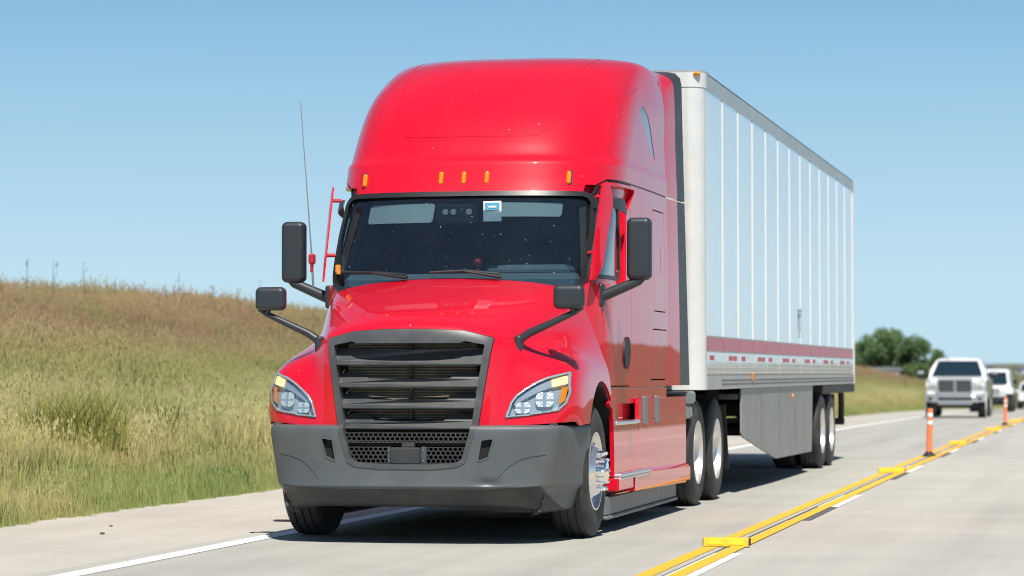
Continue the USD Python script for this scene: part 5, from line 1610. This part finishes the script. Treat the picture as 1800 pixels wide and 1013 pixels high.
for k, (u, v, y, b, lb) in enumerate(((8, 478, 27, True, 'short green weed on the crest at the left picture edge'), (54, 456, 28, False, 'thin tall stalk left of the forked weed on the crest'), (104, 458, 29, True, 'dark forked weed, tallest on the left part of the crest'),
                                      (153, 464, 31, False, 'pale thin stalk right of the dark forked weed'), (205, 488, 33, True, 'low bushy weed on the crest between two thin stalks'), (318, 478, 36, False, 'thin stalk above the straw coloured patch of the crest'),
                                      (374, 500, 38, True, 'small weed on the crest left of the hood mirror'), (418, 505, 41, True, 'stubby dark weed next to the hood mirror'), (460, 489, 43, False, 'thin stalk directly above the hood mirror'))):
    weed(u, v, y, 90 + k, b, lb, 'green_stalk' if k in (0, 2) else 'dry_stalk')

# ------------------------------------------------------------------ far things
mat('weathered_wood', (0.11, 0.09, 0.07), 0.9, var=0.3, vscale=6)
mat('far_wall', (0.33, 0.25, 0.24), 0.8, var=0.15)
mat('far_white', (0.38, 0.42, 0.48), 0.7)
mat('far_roof', (0.22, 0.24, 0.28), 0.7)
fx, fy = at_px(1586, 148), 148.0
keys(obj('fence_post', tube([(fx, fy, ground_at(fx, fy) - .2), (fx + .02, fy, ground_at(fx, fy) + 1.25)], [.055, .05], 10), 'weathered_wood'), 'single dark wooden post in the straw grass right of the trailer', 'fence post')
sx, sy = at_px(1552, 285), 285.0
sz = CAM_POS[2] + (655.8 - 660) / 4967.4 * 306
sh = thing('shed', 'low brownish shed under the trees right of the trailer', 'shed', (sx, sy, sz - 1.2), 0)
obj('wall', rbox(-1.7, 1.6, -1.2, 1.2, 0, 1.75, .03), 'far_wall', sh)
obj('roof', to_tm(prism_y(Polygon([(-1.9, 1.7), (1.8, 1.7), (1.55, 2.0), (-1.65, 2.0)]), -1.3, 1.3)), 'far_roof', sh)
for k, (u, y, w, h, lb) in enumerate(((1797, 1000, 9, 2.4, 'pale far building at the right picture edge on the horizon'), (1752, 1050, 6, 1.8, 'small pale building on the horizon above the boxy car'), (1726, 1100, 5, 1.8, 'tiny far building on the horizon right above the pickup roof'))):
    x = at_px(u, y)
    b = thing('far_building', lb, 'building', (x, y, ground_at(x, y) - .5), 0, 'buildings on the horizon')
    obj('wall', rbox(-w / 2, w / 2, -5, 5, 0, h, .1), 'far_white' if k != 2 else 'far_wall', b)
    obj('roof', to_tm(prism_y(Polygon([(-w / 2 - .4, h), (w / 2 + .4, h), (w / 2 - 1, h + .8), (-w / 2 + 1, h + .8)]), -5.4, 5.4)), 'far_roof', b)
    for q in range(3):
        obj('window', rbox(-w / 3 + q * w / 3 - w * .05, -w / 3 + q * w / 3 + w * .05, -5.06, -5.0, h * .35, h * .75, .01), 'car_glass', b)
ux, uy = at_px(1775, 620), 620.0
ug = ground_at(ux, uy)
p = thing('utility_pole', 'thin far utility pole on the horizon above the rear cars', 'pole', (ux, uy, ug), 0)
obj('pole', tube([(0, 0, -.5), (0, 0, 7.0)], [.16, .11], 8), 'weathered_wood', p)
obj('cross_arm', rbox(-1.1, 1.1, -.08, .08, 6.2, 6.4, .02), 'weathered_wood', p)
# a few stones and bits of rubber on the shoulder
for k, (u, v, s_, lb) in enumerate(((186, 930, .018, 'small dark stone on the shoulder, the left one of two'), (201, 917, .013, 'smaller dark stone on the shoulder, the right one of two'))):
    d = (1.274 - 0.02) / ((v - 655.8) / 4967.4)
    ang = CAM_YAW - (u - 900) / 4967.4
    m = trimesh.creation.icosphere(2, s_)
    m.vertices = m.vertices * [1.3, 1.0, .5] * (1 + .35 * (meshkit.noise(m.vertices * 60, k)[:, None] - .5)) + [CAM_POS[0] - math.sin(ang) * d, CAM_POS[1] + math.cos(ang) * d, s_ * .3]
    keys(obj('stone', m, 'weathered_wood'), lb, 'stone', 'stones on the shoulder')
